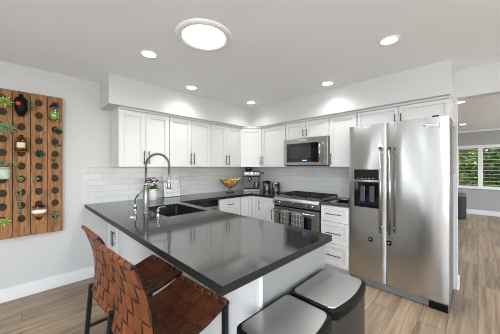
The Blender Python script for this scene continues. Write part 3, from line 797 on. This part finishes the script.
# ------------------------------------------------------------------ counter objects
# espresso machine, facing the camera across the corner
t_ = thing('espresso_machine', 'stainless espresso machine with dark bean hopper in the counter corner', 'coffee machine', (3.085, 3.04, CT1), R(-45))
def ep(name, bm, mat, parent=t_, bevel=0): return link(name, bm, mat, parent, bevel)
ep('machine_base', box(bm_(), -.155, .155, -.15, .14, 0, .055), 'steel_mid', bevel=.006)
ep('drip_tray', box(bm_(), -.13, .13, -.152, -.02, .0555, .062), 'black', bevel=.002)
ep('rear_housing', box(bm_(), -.15, .15, .0, .14, .056, .27), 'steel_dark', bevel=.004)
hd = ep('head', box(bm_(), -.155, .155, -.13, .14, .271, .375), 'steel_mid', bevel=.010)
ep('front_panel', box(bm_(), -.150, .150, -.1325, -.1305, .272, .300), 'black', hd)
bm = bm_()
for x in (-.11, -.07, .07, .11): tube(bm, [(x, -.125, .335), (x, -.136, .335)], .010, 14)
ep('button', bm, 'chrome', hd)
bm = bm_(); tube(bm, [(0, -.125, .335), (0, -.137, .335)], .026, 24); ep('pressure_gauge', bm, 'white_cer', hd)
ep('group_head', lathe(bm_(), [(0, 0), (.034, 0), (.034, .03), (.026, .046), (0, .046)], 20, (-.04, -.06, .225)), 'chrome')
bm = bm_(); lathe(bm, [(0, 0), (.03, .0), (.036, .012), (.036, .028), (0, .028)], 20, (-.04, -.06, .196)); ep('portafilter', bm, 'chrome')
bm = bm_(); tube(bm, [(-.04, -.094, .21), (-.04, -.13, .205), (-.04, -.205, .195)], .012, 12, rs=[.008, .013, .014]); ep('portafilter_handle', bm, 'black')
bm = bm_(); tube(bm, [(.12, -.08, .275), (.135, -.10, .22), (.14, -.115, .10)], .005, 8); ep('steam_wand', bm, 'chrome')
bm = bm_(); tube(bm, [(.155, -.04, .33), (.21, -.05, .345)], .008, 10, rs=[.006, .010]); tube(bm, [(.205, -.05, .343), (.225, -.052, .35)], .014, 12); ep('steam_lever', bm, 'black')
ep('bean_hopper', lathe(bm_(), [(0, 0), (.055, 0), (.075, .05), (.075, .068), (.06, .072), (.02, .074), (.018, .085), (0, .086)], 24, (-.06, .03, .376)), pbr('smoky_hopper', (.03, .03, .03), .15, coat=.5))
bm = bm_(); lathe(bm, [(0, 0), (.045, 0), (.05, .02), (.042, .10), (.045, .115), (.040, .113), (.037, .10), (.045, .02), (0, .01)], 20, (.085, -.085, .0625))
tube(bm, [(.128, -.085, .16), (.155, -.085, .15), (.155, -.085, .10), (.130, -.085, .095)], .005, 8)
jug = link('milk_jug', bm, 'nickel', loc=(0, 0, 0))
jug.data.transform(Matrix.Translation((-.085, .085, -.0625)))
v = Matrix.Rotation(R(-45), 4, 'Z') @ Vector((.085, -.085, 0)); jug.location = (3.085 + v.x, 3.04 + v.y, CT1 + .0625); jug.rotation_euler = (0, 0, R(-45))
tag(jug, 'small steel milk jug standing on the espresso machine drip tray', 'jug')
# canisters
t_ = thing('canister', 'steel canister with black lid beside the espresso machine', 'canister', (3.20, 2.76, CT1), 0, 'steel canisters')
link('canister_body', lathe(bm_(), [(0, 0), (.068, 0), (.070, .005), (.070, .150), (.066, .154), (0, .154)], 28), 'steel_mid', t_)
link('canister_lid', lathe(bm_(), [(.066, .1545), (.073, .1545), (.074, .185), (.068, .193), (.02, .196), (.018, .205), (0, .206)], 28), 'black', t_)
link('clasp', box(bm_(), -.076, -.068, -.010, .010, .10, .175), 'chrome', t_, bevel=.002)
t_ = thing('canister', 'all-steel canister with flat lid nearest the range', 'canister', (3.22, 2.56, CT1), 0, 'steel canisters')
link('canister_body', lathe(bm_(), [(0, 0), (.068, 0), (.070, .005), (.070, .145), (0, .146)], 28), 'steel_mid', t_)
link('canister_lid', lathe(bm_(), [(.066, .1465), (.072, .147), (.072, .172), (.067, .178), (0, .180)], 28), 'nickel', t_)
link('clasp', box(bm_(), -.076, -.068, -.010, .010, .09, .165), 'chrome', t_, bevel=.002)

# fruit bowl
BX, BY = 2.63, 3.13
t_ = thing('fruit_bowl', 'wide wire fruit bowl on a stand near the corner', 'bowl', (BX, BY, CT1))
bm = bm_()
def circ(r, z, n=32): return [(r * math.cos(2 * PI * k / n), r * math.sin(2 * PI * k / n), z) for k in range(n + 1)]
for r, z in ((.185, .225), (.145, .175), (.10, .125), (.05, .09)): tube(bm, circ(r, z), .0035 if r < .18 else .005, 6, caps=False)
for k in range(20):
    a = 2 * PI * k / 20
    tube(bm, [(r * math.cos(a), r * math.sin(a), z) for r, z in ((.02, .083), (.05, .09), (.10, .125), (.145, .175), (.185, .225))], .0022, 5)
link('wire_basket', bm, 'pull', t_)
bm = bm_(); tube(bm, circ(.075, .004), .004, 6, caps=False)
for k in range(4):
    a = PI / 2 * k + .4; tube(bm, [(.075 * math.cos(a), .075 * math.sin(a), .004), (.012 * math.cos(a), .012 * math.sin(a), .05), (.05 * math.cos(a), .05 * math.sin(a), .09)], .0035, 6)
link('wire_stand', bm, 'pull', t_)
def ball(r): 
    bm = bm_(); bmesh.ops.create_uvsphere(bm, u_segments=20, v_segments=14, radius=r)
    for f in bm.faces: f.smooth = True
    return bm
fr0 = None
for i, (dx, dy, dz, r) in enumerate([(-.07, .05, .172, .036), (.0, .075, .165, .036), (.02, -.01, .146, .036), (.075, .035, .175, .036), (-.05, -.03, .165, .036), (.045, -.075, .178, .036)]):
    if fr0 is None:
        fr0 = link('orange', ball(r), 'orange', loc=(BX + dx, BY + dy, CT1 + dz)); tag(fr0, 'round orange piled with bananas in the wire fruit bowl', 'fruit', 'oranges in the fruit bowl')
    else:
        c = fr0.copy(); COL.objects.link(c); c.location = (BX + dx, BY + dy, CT1 + dz)
def banana_bm():
    pts, rs = [], []
    for k in range(13):
        a = R(-62 + 124 * k / 12); pts.append((.10 * math.sin(a), 0, .10 - .10 * math.cos(a))); s = k / 12
        rs.append(.017 * min(1, .25 + 4 * s * (1 - s)) if 0 < k < 12 else .005)
    return tube(bm_(), pts, .016, 8, rs=rs)
b0 = None
for i, (dx, dy, dz, rz) in enumerate([(.03, .0, .205, -30), (.075, -.06, .216, -30), (-.085, -.0, .20, -60), (-.02, .07, .212, -30)]):
    if b0 is None:
        b0 = link('banana', banana_bm(), 'banana', loc=(BX + dx, BY + dy, CT1 + dz)); b0.rotation_euler = (0, 0, R(rz)); tag(b0, 'yellow banana lying on the oranges in the wire fruit bowl', 'fruit', 'bananas in the fruit bowl')
    else:
        c = b0.copy(); COL.objects.link(c); c.location = (BX + dx, BY + dy, CT1 + dz); c.rotation_euler = (0, 0, R(rz))

# flower pot
def leafcard(bm, p, d, up, L, W, cup=.15):
    """thick pointed leaf from p along d"""
    d = Vector(d).normalized(); up = Vector(up); s = d.cross(up)
    if s.length < 1e-4: s = Vector((1, 0, 0))
    s.normalize(); n = s.cross(d)
    prof = [(0, .25), (.3, .9), (.55, 1), (.8, .6), (1, .02)]
    T_, B_ = [], []
    for u, ww in prof:
        c = Vector(p) + d * L * u + n * (cup * L * u * u)
        T_.append([bm.verts.new(c - s * W * ww / 2), bm.verts.new(c + n * W * .14 * ww), bm.verts.new(c + s * W * ww / 2), bm.verts.new(c - n * W * .14 * ww)])
    for a, c in zip(T_, T_[1:]):
        for k in range(4):
            f = bm.faces.new((a[k], a[(k + 1) % 4], c[(k + 1) % 4], c[k])); f.smooth = True
    bm.faces.new(T_[0][::-1]); bm.faces.new(T_[-1])
t_ = thing('flower_pot', 'small white pot with magenta flowers behind the faucet', 'plant', (1.29, 3.20, CT1))
link('pot', lathe(bm_(), [(0, 0), (.046, 0), (.05, .004), (.058, .145), (.058, .15), (.052, .15), (.048, .12), (0, .118)], 28), 'white_cer', t_)
link('soil', lathe(bm_(), [(0, .132), (.05, .130)], 20), 'soil', t_)
bm = bm_()
for k in range(70):
    a = random.uniform(0, 2 * PI); e_ = random.uniform(.1, 1.2)
    d = (math.cos(a) * math.cos(e_), math.sin(a) * math.cos(e_), math.sin(e_)); r = random.uniform(.0, .035)
    leafcard(bm, (d[0] * r, d[1] * r, .125 + d[2] * r), d, (0, 0, 1), random.uniform(.06, .10), random.uniform(.02, .032), -.25)
link('foliage', bm, 'leaf', t_)
bm = bm_()
for k in range(34):
    a = random.uniform(0, 2 * PI); r = .085 * math.sqrt(random.random()); c = Vector((r * math.cos(a), r * math.sin(a), random.uniform(.24, .315) - r * .4))
    for j in range(7):
        b_ = 2 * PI * j / 7 + k; leafcard(bm, c, (math.cos(b_), math.sin(b_), .5), (0, 0, 1), .024, .018, .3)
link('blossoms', bm, 'petal', t_)
# leaning canvas
t_ = thing('canvas_print', 'square white canvas with faint grey drawings leaning on the backsplash', 'picture', (1.625, 3.30, CT1))
t_.rotation_euler = (R(-11), 0, 0)
link('canvas', box(bm_(), -.128, .128, -.009, .009, .004, .335), 'canvas', t_, bevel=.002)
bm = bm_()
for r_ in range(4):
    for c_ in range(4):
        x = -.09 + c_ * .06 + random.uniform(-.008, .008); z = .055 + r_ * .075 + random.uniform(-.01, .01)
        pts = []
        if (r_ + c_) % 3 == 0:
            for k in range(12): a = 2 * PI * k / 11; pts.append((x + .014 * math.cos(a), -.0098, z + .018 * math.sin(a)))
            tube(bm, pts, .0014, 4)
        elif (r_ + c_) % 3 == 1:
            tube(bm, [(x, -.0098, z - .02), (x + .002, -.0098, z + .02)], .0014, 4)
            for s in (-1, 1):
                for h in (-.006, .008): tube(bm, [(x, -.0098, z + h), (x + s * .013, -.0098, z + h + .012)], .0012, 4)
        else:
            for k in range(10): pts.append((x - .018 + .004 * k, -.0098, z + .009 * math.sin(k * 1.6)))
            tube(bm, pts, .0014, 4)
link('drawings', bm, 'ink', t_)
# spoon rest on the short counter
t_ = thing('spoon_rest', 'small black dish with steel spoon on the counter beside the refrigerator', 'dish', (3.03, 1.27, CT1))
link('dish', lathe(bm_(), [(0, 0), (.05, 0), (.085, .014), (.092, .022), (.086, .021), (.05, .007), (0, .006)], 28, sxy=(.8, 1.1)), 'black', t_)
bm = bm_(); tube(bm, [(.0, -.09, .028), (0, 0, .016), (.01, .05, .017)], .005, 8, rs=[.004, .006, .016]); link('spoon', bm, 'chrome', t_)

# ------------------------------------------------------------------ plant rack (old bottle riddling rack)
RKY = 3.355
t_ = thing('plant_rack', 'rustic brown wooden rack of drilled boards hung on the wall', 'rack', (.066, 3.395, .645))
bz0, bz1 = .645, 2.155
hz = [2.062 - .1365 * k for k in range(10)]
for i in range(4):
    x0 = -.2005 + i * .1333; x1 = x0 + .128; xc = (x0 + x1) / 2; hw = (x1 - x0) / 2
    bm = bm_()
    cells = []; top = bz1
    rr = .0315
    for k, z in enumerate(hz): cells.append(z)
    half = .0645
    def plate(za, zb):
        q(bm, (x0, RKY, za), (x1, RKY, za), (x1, RKY, zb), (x0, RKY, zb))
    plate(hz[0] + half, bz1); plate(bz0, hz[-1] - half)
    for k in range(9): plate(hz[k + 1] + half, hz[k] - half)
    N_ = 32
    for z in hz:
        o_, i_, d_ = [], [], []
        for k in range(N_):
            a = 2 * PI * (k + .0) / N_ + PI / 4; ca, sa = math.cos(a), math.sin(a)
            s = 1 / max(abs(ca), abs(sa))
            o_.append(bm.verts.new((xc + hw * ca * s, RKY, z + half * sa * s)))
            i_.append(bm.verts.new((xc + rr * ca, RKY, z + rr * 1.22 * sa)))
            d_.append(bm.verts.new((xc + rr * .95 * ca, RKY + .026, z + rr * 1.12 * sa - .006)))
        for k in range(N_):
            k2 = (k + 1) % N_
            bm.faces.new((o_[k], o_[k2], i_[k2], i_[k])); bm.faces.new((i_[k], i_[k2], d_[k2], d_[k]))
    for x in (x0, x1): q(bm, (x, RKY, bz0), (x, RKY + .027, bz0), (x, RKY + .027, bz1), (x, RKY, bz1))
    for z in (bz0, bz1): q(bm, (x0, RKY, z), (x1, RKY, z), (x1, RKY + .027, z), (x0, RKY + .027, z))
    xform(bm, Matrix.Translation((-.066, -3.395, -.645)))
    link('rack_board', bm, 'rackwood', t_)
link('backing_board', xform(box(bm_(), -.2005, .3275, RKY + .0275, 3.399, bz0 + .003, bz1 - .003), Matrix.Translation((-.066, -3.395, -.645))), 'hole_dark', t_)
def col_x(i): return -.2005 + i * .1333 + .064

def rosette(name, label, x, z, rad, mat, n=26, group=None, lw=.38, out=.55):
    o = thing(name, label, 'plant', (x, RKY, z), 0, group)
    bm = bm_(); tube(bm, [(0, .02, 0), (0, -.015, 0)], rad * .22, 8); link('stem', bm, 'leaf', o)
    bm = bm_()
    for k in range(n):
        t2 = k / n; a = k * 2.39996; e_ = (1 - t2)      # outer leaves first
        d = Vector((math.cos(a), 0, math.sin(a))) * (.35 + .65 * e_) + Vector((0, -1, 0)) * (out + .9 * t2)
        leafcard(bm, (0, -.010, 0), d, (0, -1, 0), rad * (.65 + .35 * e_), rad * lw, .12)
    link('leaves', bm, mat, o); return o
def sprig(name, label, x, z, pts, mat, n=9, L=.03, W=.012, group=None):
    o = thing(name, label, 'plant', (x, RKY, z), 0, group)
    bm = bm_(); bs = bm_(); P = [Vector(p) for p in pts]; tube(bs, P, .0022, 5)
    for k in range(n):
        s = (k + .5) / n * (len(P) - 1); i = int(s); p = P[i].lerp(P[min(i + 1, len(P) - 1)], s - i); a = k * 2.4
        leafcard(bm, p, (math.cos(a), -.6, math.sin(a)), (0, -1, 0), L, W, .1)
    link('stem', bs, 'leaf', o); link('leaves', bm, mat, o); return o
C0, C1, C2, C3 = [col_x(i) for i in range(4)]
rosette('air_plant', 'yellow-green spiky air plant at the top left of the rack', C0 + .015, 2.02, .085, 'leaf_lime', 30, lw=.2)
rosette('succulent', 'large grey-green rosette succulent on the leftmost rack board', C0 + .02, 1.76, .095, 'leaf_grey', 40)
rosette('succulent', 'lime green star succulent at the bottom of the leftmost rack board', C0 + .01, .83, .072, 'leaf_lime', 22, lw=.25)
# black mug
def up(u, v, y=RKY - .02):
    k = (u - 250) / 228; tt = y / (.70711 * (1 - k)); return .70711 * (1 + k) * tt, 1.37 + (167 - v) / 228 * tt
mx_, mz_ = up(21, 106)
o = thing('wall_pot', 'black bottle-shaped pot with red label hung on the rack', 'pot', (mx_, RKY - .050, mz_ - .10))
link('pot_body', lathe(bm_(), [(0, 0), (.028, .004), (.047, .05), (.05, .15), (.040, .175), (.018, .19), (.016, .215), (0, .217)], 28), 'black', o)
bm = bm_(); tube(bm, [(-.02, -.0455, .11), (-.02, -.050, .11)], .018, 16); link('red_emblem', bm, 'red', o)
sprig('plant_sprig', 'thin green sprig poking out beside the black pot', mx_ + .055, mz_, [(0, .015, 0), (.01, -.02, .0), (.035, -.035, -.005), (.06, -.03, .004)], 'leaf_grey', 9)
# amber bottle
ax_, az_ = up(21, 144)
o = thing('glass_bottle', 'amber glass bottle with cream label hung on the rack', 'bottle', (ax_, RKY - .0505, az_ - .085))
link('bottle_glass', lathe(bm_(), [(0, 0), (.040, 0), (.046, .010), (.048, .11), (.040, .145), (.018, .16), (.017, .175), (.014, .175), (.015, .16), (.036, .14), (.044, .11), (.042, .012), (0, .006)], 28), 'amber', o)
link('liquid', lathe(bm_(), [(0, .008), (.040, .012), (.042, .05), (0, .051)], 24), pbr('amber_liquid', (.30, .14, .02), .2), o)
bm = bm_(); n = 10
vs = [[bm.verts.new((.0492 * math.sin(a), -.0492 * math.cos(a), z)) for a in [R(-38 + 76 * k / n) for k in range(n + 1)]] for z in (.045, .095)]
for k in range(n): bm.faces.new((vs[0][k], vs[0][k + 1], vs[1][k + 1], vs[1][k]))
link('label', bm, 'label', o)
# pale green jar with spider plant
gx, gz = up(3.5, 173)
o = thing('jar_planter', 'pale green jar with long thin leaves on the leftmost rack board', 'plant', (gx, RKY - .052, gz - .06))
link('jar', lathe(bm_(), [(0, 0), (.042, 0), (.049, .008), (.05, .085), (.042, .1), (.042, .118), (.037, .118), (.037, .1), (0, .095)], 28), 'green_jar', o)
link('wire_band', lathe(bm_(), [(.043, .098), (.0455, .101), (.043, .104)], 24), 'pull', o)
bm = bm_()
for k in range(16):
    a = 2 * PI * k / 16 + .2; L_ = random.uniform(.09, .15); dx, dy = math.cos(a), math.sin(a) * .35 - .3
    tube(bm, [(0, 0, .1), (dx * L_ * .35, dy * L_ * .3, .17), (dx * L_ * .8, dy * L_ * .6, .17), (dx * L_ * 1.15, dy * L_ * .8, .13)], .003, 5, rs=[.003, .004, .003, .0006])
link('leaves', bm, 'leaf_grey', o)
# lime jar with wire lid
jx, jz = up(54, 114)
o = thing('jar_planter', 'clear jar with lime green filling and wire top on rightmost rack board', 'jar', (jx, RKY - .049, jz - .085))
link('jar_glass', lathe(bm_(), [(0, 0), (.038, 0), (.044, .010), (.044, .125), (.038, .14), (.038, .16), (.034, .16), (.034, .14), (.040, .125), (.040, .012), (0, .006)], 28), 'glass', o)
link('filling', lathe(bm_(), [(0, .008), (.0385, .013), (.0385, .095), (0, .096)], 24), 'lime_liquid', o)
bm = bm_()
for r_, z_ in ((.04, .15), (.043, .16), (.038, .172)): tube(bm, [(r_ * math.cos(2 * PI * k / 20), r_ * math.sin(2 * PI * k / 20), z_) for k in range(21)], .003, 5, caps=False)
for k in range(6): a = PI * k / 3; tube(bm, [(.04 * math.cos(a), .04 * math.sin(a), .15), (.03 * math.cos(a + .5), .03 * math.sin(a + .5), .185), (0, 0, .19)], .0022, 5)
link('wire_top', bm, 'pull', o)
# copper bowl
kx, kz = up(39, 211)
o = thing('wall_pot', 'round glass and copper-glazed pot low on the rack', 'pot', (kx, RKY - .061, kz - .055))
link('pot_body', lathe(bm_(), [(0, 0), (.030, .002), (.055, .03), (.060, .06), (.052, .092), (.050, .094), (.056, .06), (.05, .032), (0, .008)], 28), 'copper', o)
link('glass_rim', lathe(bm_(), [(.0515, .0945), (.056, .115), (.053, .118), (.0485, .096)], 28), 'glass', o)
bm = bm_(); lathe(bm, [(.0605, .045), (.0612, .06), (.0575, .077)], 28); link('pale_band', bm, 'white_cer', o)
def atp(u, v): return up(u, v, RKY)
for nm, lb, u, v_, rad, mt, n, lw in (
        ('succulent', 'dark green succulent spilling from a hole on the third rack board', 39.5, 154, .062, 'leaf_dark', 30, .3),
        ('succulent', 'small pale succulent on second rack board above the trailing chain', 20.5, 179, .042, 'leaf_grey', 16, .4),
        ('succulent', 'small grey-green succulent midway down the third rack board', 36, 179, .04, 'leaf_grey', 12, .35),
        ('succulent', 'dark green succulent below the lime jar on the rack', 58, 132, .058, 'leaf_dark', 30, .32),
        ('succulent', 'light green succulent at the bottom right of the rack', 55, 214, .048, 'leaf_grey', 18, .4)):
    x, z = atp(u, v_); rosette(nm, lb, x, z, rad, mt, n, lw=lw)
x, z = atp(57, 146); sprig('plant_sprig', 'bright green sprig below the dark succulent on the rightmost board', x, z, [(-.03, .015, 0), (-.02, -.015, .0), (.01, -.025, .01), (.04, -.025, .0)], 'leaf', 10)
x, z = atp(54, 161); sprig('plant_sprig', 'small green leaf sprig in a hole midway down the rightmost board', x, z, [(0, .015, -.01), (0, -.012, .0), (0, -.015, .03)], 'leaf', 6)
x, z = atp(20, 190); sprig('trailing_plant', 'trailing string plant hanging down the second rack board', x, z, [(0, .015, 0), (0, -.02, .0), (.005, -.015, -.08), (-.005, -.013, -.16), (.004, -.012, -.25)], 'leaf_grey', 34, .02, .012)

# ------------------------------------------------------------------ bar stools
def weave(S, nu, nv, A=.0036, th=.003, gap=.028, sub=7):
    """woven straps over the surface S(u, v) -> (point, normal)"""
    bm = bm_()
    def prof(x): s = math.sin(PI * x); return math.copysign(abs(s) ** .45, s)
    CS = (0, .05, .35, .65, .95, 1)
    def strap(c0, c1, other, fam, idx):
        N_ = other * sub; rows = []; m_ = len(CS)
        for k in range(N_ + 1):
            t2 = k / N_; off = A * prof(t2 * other + idx) * (1 if fam == 0 else -1)
            row = []
            for j in CS:
                c = c0 + (c1 - c0) * j; cr = .0016 * (1 - (2 * j - 1) ** 4)
                p, n = S(t2, c) if fam == 0 else S(c, t2)
                row.append((p + n * (off + th / 2 + cr - .0016), p + n * (off - th / 2)))
            rows.append([bm.verts.new(r_[0]) for r_ in row] + [bm.verts.new(r_[1]) for r_ in row[::-1]])
        for a, c in zip(rows, rows[1:]):
            for k in range(2 * m_):
                f = bm.faces.new((a[k], a[(k + 1) % (2 * m_)], c[(k + 1) % (2 * m_)], c[k])); f.smooth = k not in (m_ - 1, 2 * m_ - 1)
                if k in (0, m_ - 2, m_ - 1, m_, 2 * m_ - 2, 2 * m_ - 1): f.material_index = 1
        bm.faces.new(rows[0][::-1]); bm.faces.new(rows[-1])
    for j in range(nv): strap((j + gap) / nv, (j + 1 - gap) / nv, nu, 0, j)
    for i in range(nu): strap((i + gap) / nu, (i + 1 - gap) / nu, nv, 1, i)
    return bm
def lerp_path(P, t2):
    P = [Vector(p) for p in P]; s = t2 * (len(P) - 1); i = min(int(s), len(P) - 2); f = s - i
    # catmull
    p0, p1, p2, p3 = P[max(i - 1, 0)], P[i], P[i + 1], P[min(i + 2, len(P) - 1)]
    return .5 * ((2 * p1) + (p2 - p0) * f + (2 * p0 - 5 * p1 + 4 * p2 - p3) * f * f + (3 * p1 - p0 - 3 * p2 + p3) * f ** 3)
HWS = .213; HWB = .178; HWT = .025
# profile in (x, z), stool faces +x, origin at floor centre (x = .54 world)
SEATP = [(-.175, .592), (-.09, .592), (.0, .604), (.09, .622), (.18, .652), (.218, .662)]
BACKP = [(-.198, .545), (-.184, .60), (-.180, .68), (-.186, .77), (-.206, .865), (-.238, .955), (-.256, .985)]
def surf(P, dip, flip=1, hw_=HWS):
    P3 = [Vector((x, 0, z)) for x, z in P]
    def pt(u, v):
        p = lerp_path(P3, u); y = (v - .5) * 2 * (hw_ + (HWT * (1 - u) ** 1.5 if flip < 0 else 0) + .010)
        d = (lerp_path(P3, min(1, u + .02)) - lerp_path(P3, max(0, u - .02))).normalized()
        n = Vector((-d.z, 0, d.x)) * flip; q_ = (1 - (2 * v - 1) ** 2) * (1 - .85 * u ** 5)
        return p + Vector((0, y, 0)) - n * dip * q_, n
    def S(u, v):
        p, n = pt(u, v); pu = pt(u, min(1, v + .03))[0] - pt(u, max(0, v - .03))[0]; d = pt(min(1, u + .02), v)[0] - pt(max(0, u - .02), v)[0]
        nn = d.cross(pu).normalized()
        if nn.dot(n) < 0: nn = -nn
        return p, nn
    return S
def frame_tube(P, y, w_=.011):
    return tube(bm_(), [(*(lerp_path([Vector((x, 0, z)) for x, z in P], k / 24).xz[:1]), y, lerp_path([Vector((x, 0, z)) for x, z in P], k / 24).z) for k in range(25)], w_, 10)
stool = thing('bar_stool', 'nearer woven brown leather bar stool with black metal legs', 'stool', (.536, 1.134, 0), R(4), 'woven leather bar stools')
link('woven_seat', weave(surf(SEATP, .026), 6, 7), 'leather_seat', stool).data.materials.append(M['leather_edge'])
link('woven_backrest', weave(surf(BACKP, .016, -1, HWB), 7, 6), 'leather', stool).data.materials.append(M['leather_edge'])
# frame
bm = bm_()
FIN = .010
for s in (-1, 1):
    ys = s * HWS
    sp = [lerp_path([Vector((x, 0, z)) for x, z in SEATP], k / 16) - Vector((0, 0, .008)) for k in range(17)]
    tube(bm, [(p.x, ys, p.z) for p in sp], .009, 8)
tube(bm, [(.212, -HWS - .012, .656), (.212, HWS + .012, .656)], .009, 10)
tube(bm, [(-.178, -HWS, .580), (-.178, HWS, .580)], .009, 8)
link('seat_frame', bm, 'black_metal', stool)
bm = bm_()
for s in (-1, 1):
    bp_ = [lerp_path([Vector((x, 0, z)) for x, z in BACKP], k / 18) for k in range(19)]
    tube(bm, [(p.x + .008, s * (HWB + HWT * (1 - k / 18) ** 1.5 - .008), p.z) for k, p in enumerate(bp_)], .007, 8)
tube(bm, [(-.252, -HWB - .014, .985), (-.252, HWB + .014, .985)], .008, 10)
link('back_frame', bm, 'black_metal', stool)
# leather loops wrapping the top rail and front rail
def loops(cx, cz, n, r=.0130, HWS=HWS):
    bm = bm_()
    for k in range(n):
        y0 = -HWS - .010 + (2 * HWS + .02) * (k + .07) / n; y1 = -HWS - .010 + (2 * HWS + .02) * (k + .93) / n
        if k == n - 1: y1 -= .010
        seg = 14; rings = []
        for y in (y0, (y0 + y1) / 2, y1):
            rings.append([bm.verts.new((cx + (r + (.0015 if y not in (y0, y1) else 0)) * math.cos(2 * PI * j / seg), y, cz + (r + (.0015 if y not in (y0, y1) else 0)) * math.sin(2 * PI * j / seg))) for j in range(seg)])
        for a, c in zip(rings, rings[1:]):
            for j in range(seg):
                f = bm.faces.new((a[j], a[(j + 1) % seg], c[(j + 1) % seg], c[j])); f.smooth = True
        bm.faces.new(rings[0][::-1]); bm.faces.new(rings[-1])
    return bm
link('top_strap_loops', loops(-.252, .985, 6, .0105, HWB), 'leather', stool)
link('front_strap_loops', loops(.212, .656, 7, .0115), 'leather_seat', stool)
def sq(bm, x, y, z0, z1, h=.0125): box(bm, x - h, x + h, y - h, y + h, z0, z1)
for sx_, zt_ in ((-.20, .585), (.198, .642)):
    for s in (-1, 1):
        bm = bm_(); sq(bm, sx_, s * HWS, 0, zt_)
        if sx_ < 0:
            for v_ in bm.verts: v_.co.x -= .045 * (1 - v_.co.z / zt_)
        link('leg', bm, 'black_metal', stool, bevel=.003)
bm = bm_()
box(bm, .188, .208, -HWS, HWS, .22, .24); box(bm, -.238, -.218, -HWS, HWS, .22, .24)
for s in (-1, 1): box(bm, -.215, .186, s * HWS - .009, s * HWS + .009, .30, .318)
link('foot_rail', bm, 'black_metal', stool, bevel=.002)
dup(stool, (.536, 1.630, 0), R(2), 'farther woven brown leather bar stool, closer to the plant rack')

# ------------------------------------------------------------------ bins
def bin_(x0, x1, label):
    y0, y1 = .448, .700; H = .73
    cx, cy = (x0 + x1) / 2, (y0 + y1) / 2; W = (x1 - x0) / 2; D = (y1 - y0) / 2
    t_ = thing('step_bin', label, 'trash can', (cx, cy, 0), 0, 'stainless steel step bins')
    bow = .022
    link('bin_body', prism(bm_(), rrect(-W + .004, W - .004, -D + .004, D - .004, .035, bow=bow), .03, H - .052), 'steel_dark', t_)
    link('base_ring', prism(bm_(), rrect(-W, W, -D, D, .037, bow=bow), 0, .0295), 'black', t_)
    link('lid_rim', prism(bm_(), rrect(-W, W, -D, D, .037, bow=bow), H - .0515, H - .008), 'black', t_, bevel=.004)
    link('lid', prism(bm_(), rrect(-W + .016, W - .016, -D + .016, D - .016, .028, bow=bow), H - .0078, H, .012), 'steel_lid', t_, bevel=.002)
    bm = bm_(); box(bm, -.05, .05, -D - bow - .035, -D - bow + .004, .006, .018); link('pedal', bm, 'steel', t_, bevel=.003)
    return t_
bin_(.602, .966, 'stainless step bin nearer the bar stools, cut off by frame bottom')
bin_(.978, 1.385, 'stainless step bin on the right, nearer the refrigerator')

# ------------------------------------------------------------------ next room: ottoman
ox, oy = 8.35, .46
t_ = thing('ottoman', 'dark upholstered round-cornered ottoman with grey cushion under the far window', 'ottoman', (ox, oy, 0))
link('ottoman_base', prism(bm_(), rrect(-.30, .30, -.24, .24, .14, 10), .02, .58), 'ottoman', t_, bevel=.02)
link('cushion', prism(bm_(), rrect(-.30, .30, -.24, .24, .14, 10), .585, .66, .04), 'ottoman_top', t_, bevel=.02)
bm = bm_()
for x in (-.18, .18):
    for y in (-.12, .12): tube(bm, [(x, y, 0), (x, y, .03)], .02, 8)
link('feet', bm, 'black', t_)

# ------------------------------------------------------------------ outside the far window
struct('ground', box(bm_(), XF + .13, XF + 14, -12, 12, -.3, -.2), 'concrete')
def tree(x, y, h, r, label, seed):
    rnd = random.Random(seed)
    t_ = thing('garden_tree', label, 'tree', (x, y, -.2), 0, 'trees outside the window')
    bm = bm_(); tube(bm, [(0, 0, 0), (.05, .03, h * .4), (0, .1, h * .7)], .1, 8, rs=[.11, .08, .04]); link('trunk', bm, 'bark', t_)
    bm = bm_()
    for k in range(5200):
        a = rnd.uniform(0, 2 * PI); e_ = rnd.uniform(-1, 1); rr = r * (rnd.uniform(.45, 1) ** .6); c = math.sqrt(1 - e_ * e_)
        p = Vector((rr * c * math.cos(a), rr * c * math.sin(a), h * .55 + rr * e_ * 1.05))
        d = Vector((rnd.uniform(-1, 1), rnd.uniform(-1, 1), rnd.uniform(-1, .6))).normalized(); s = d.cross(Vector((rnd.random(), rnd.random(), 1))).normalized()
        L_ = rnd.uniform(.12, .24); w_ = L_ * .33
        bm.faces.new([bm.verts.new(p), bm.verts.new(p + d * L_ * .5 + s * w_), bm.verts.new(p + d * L_), bm.verts.new(p + d * L_ * .5 - s * w_)])
    link('crown', bm, 'outdoor_leaf', t_)
tree(XF + 2.4, 1.0, 2.9, 1.3, 'leafy green tree seen through the left window pane', 1)
tree(XF + 2.5, -1.25, 2.9, 1.3, 'leafy green tree seen through the right window pane', 2)
sun = bpy.data.lights.new('sun', 'SUN'); sun.energy = 5.0; sun.angle = R(1); so = bpy.data.objects.new('sun', sun); COL.objects.link(so)
so.rotation_euler = (R(35), R(28), 0)
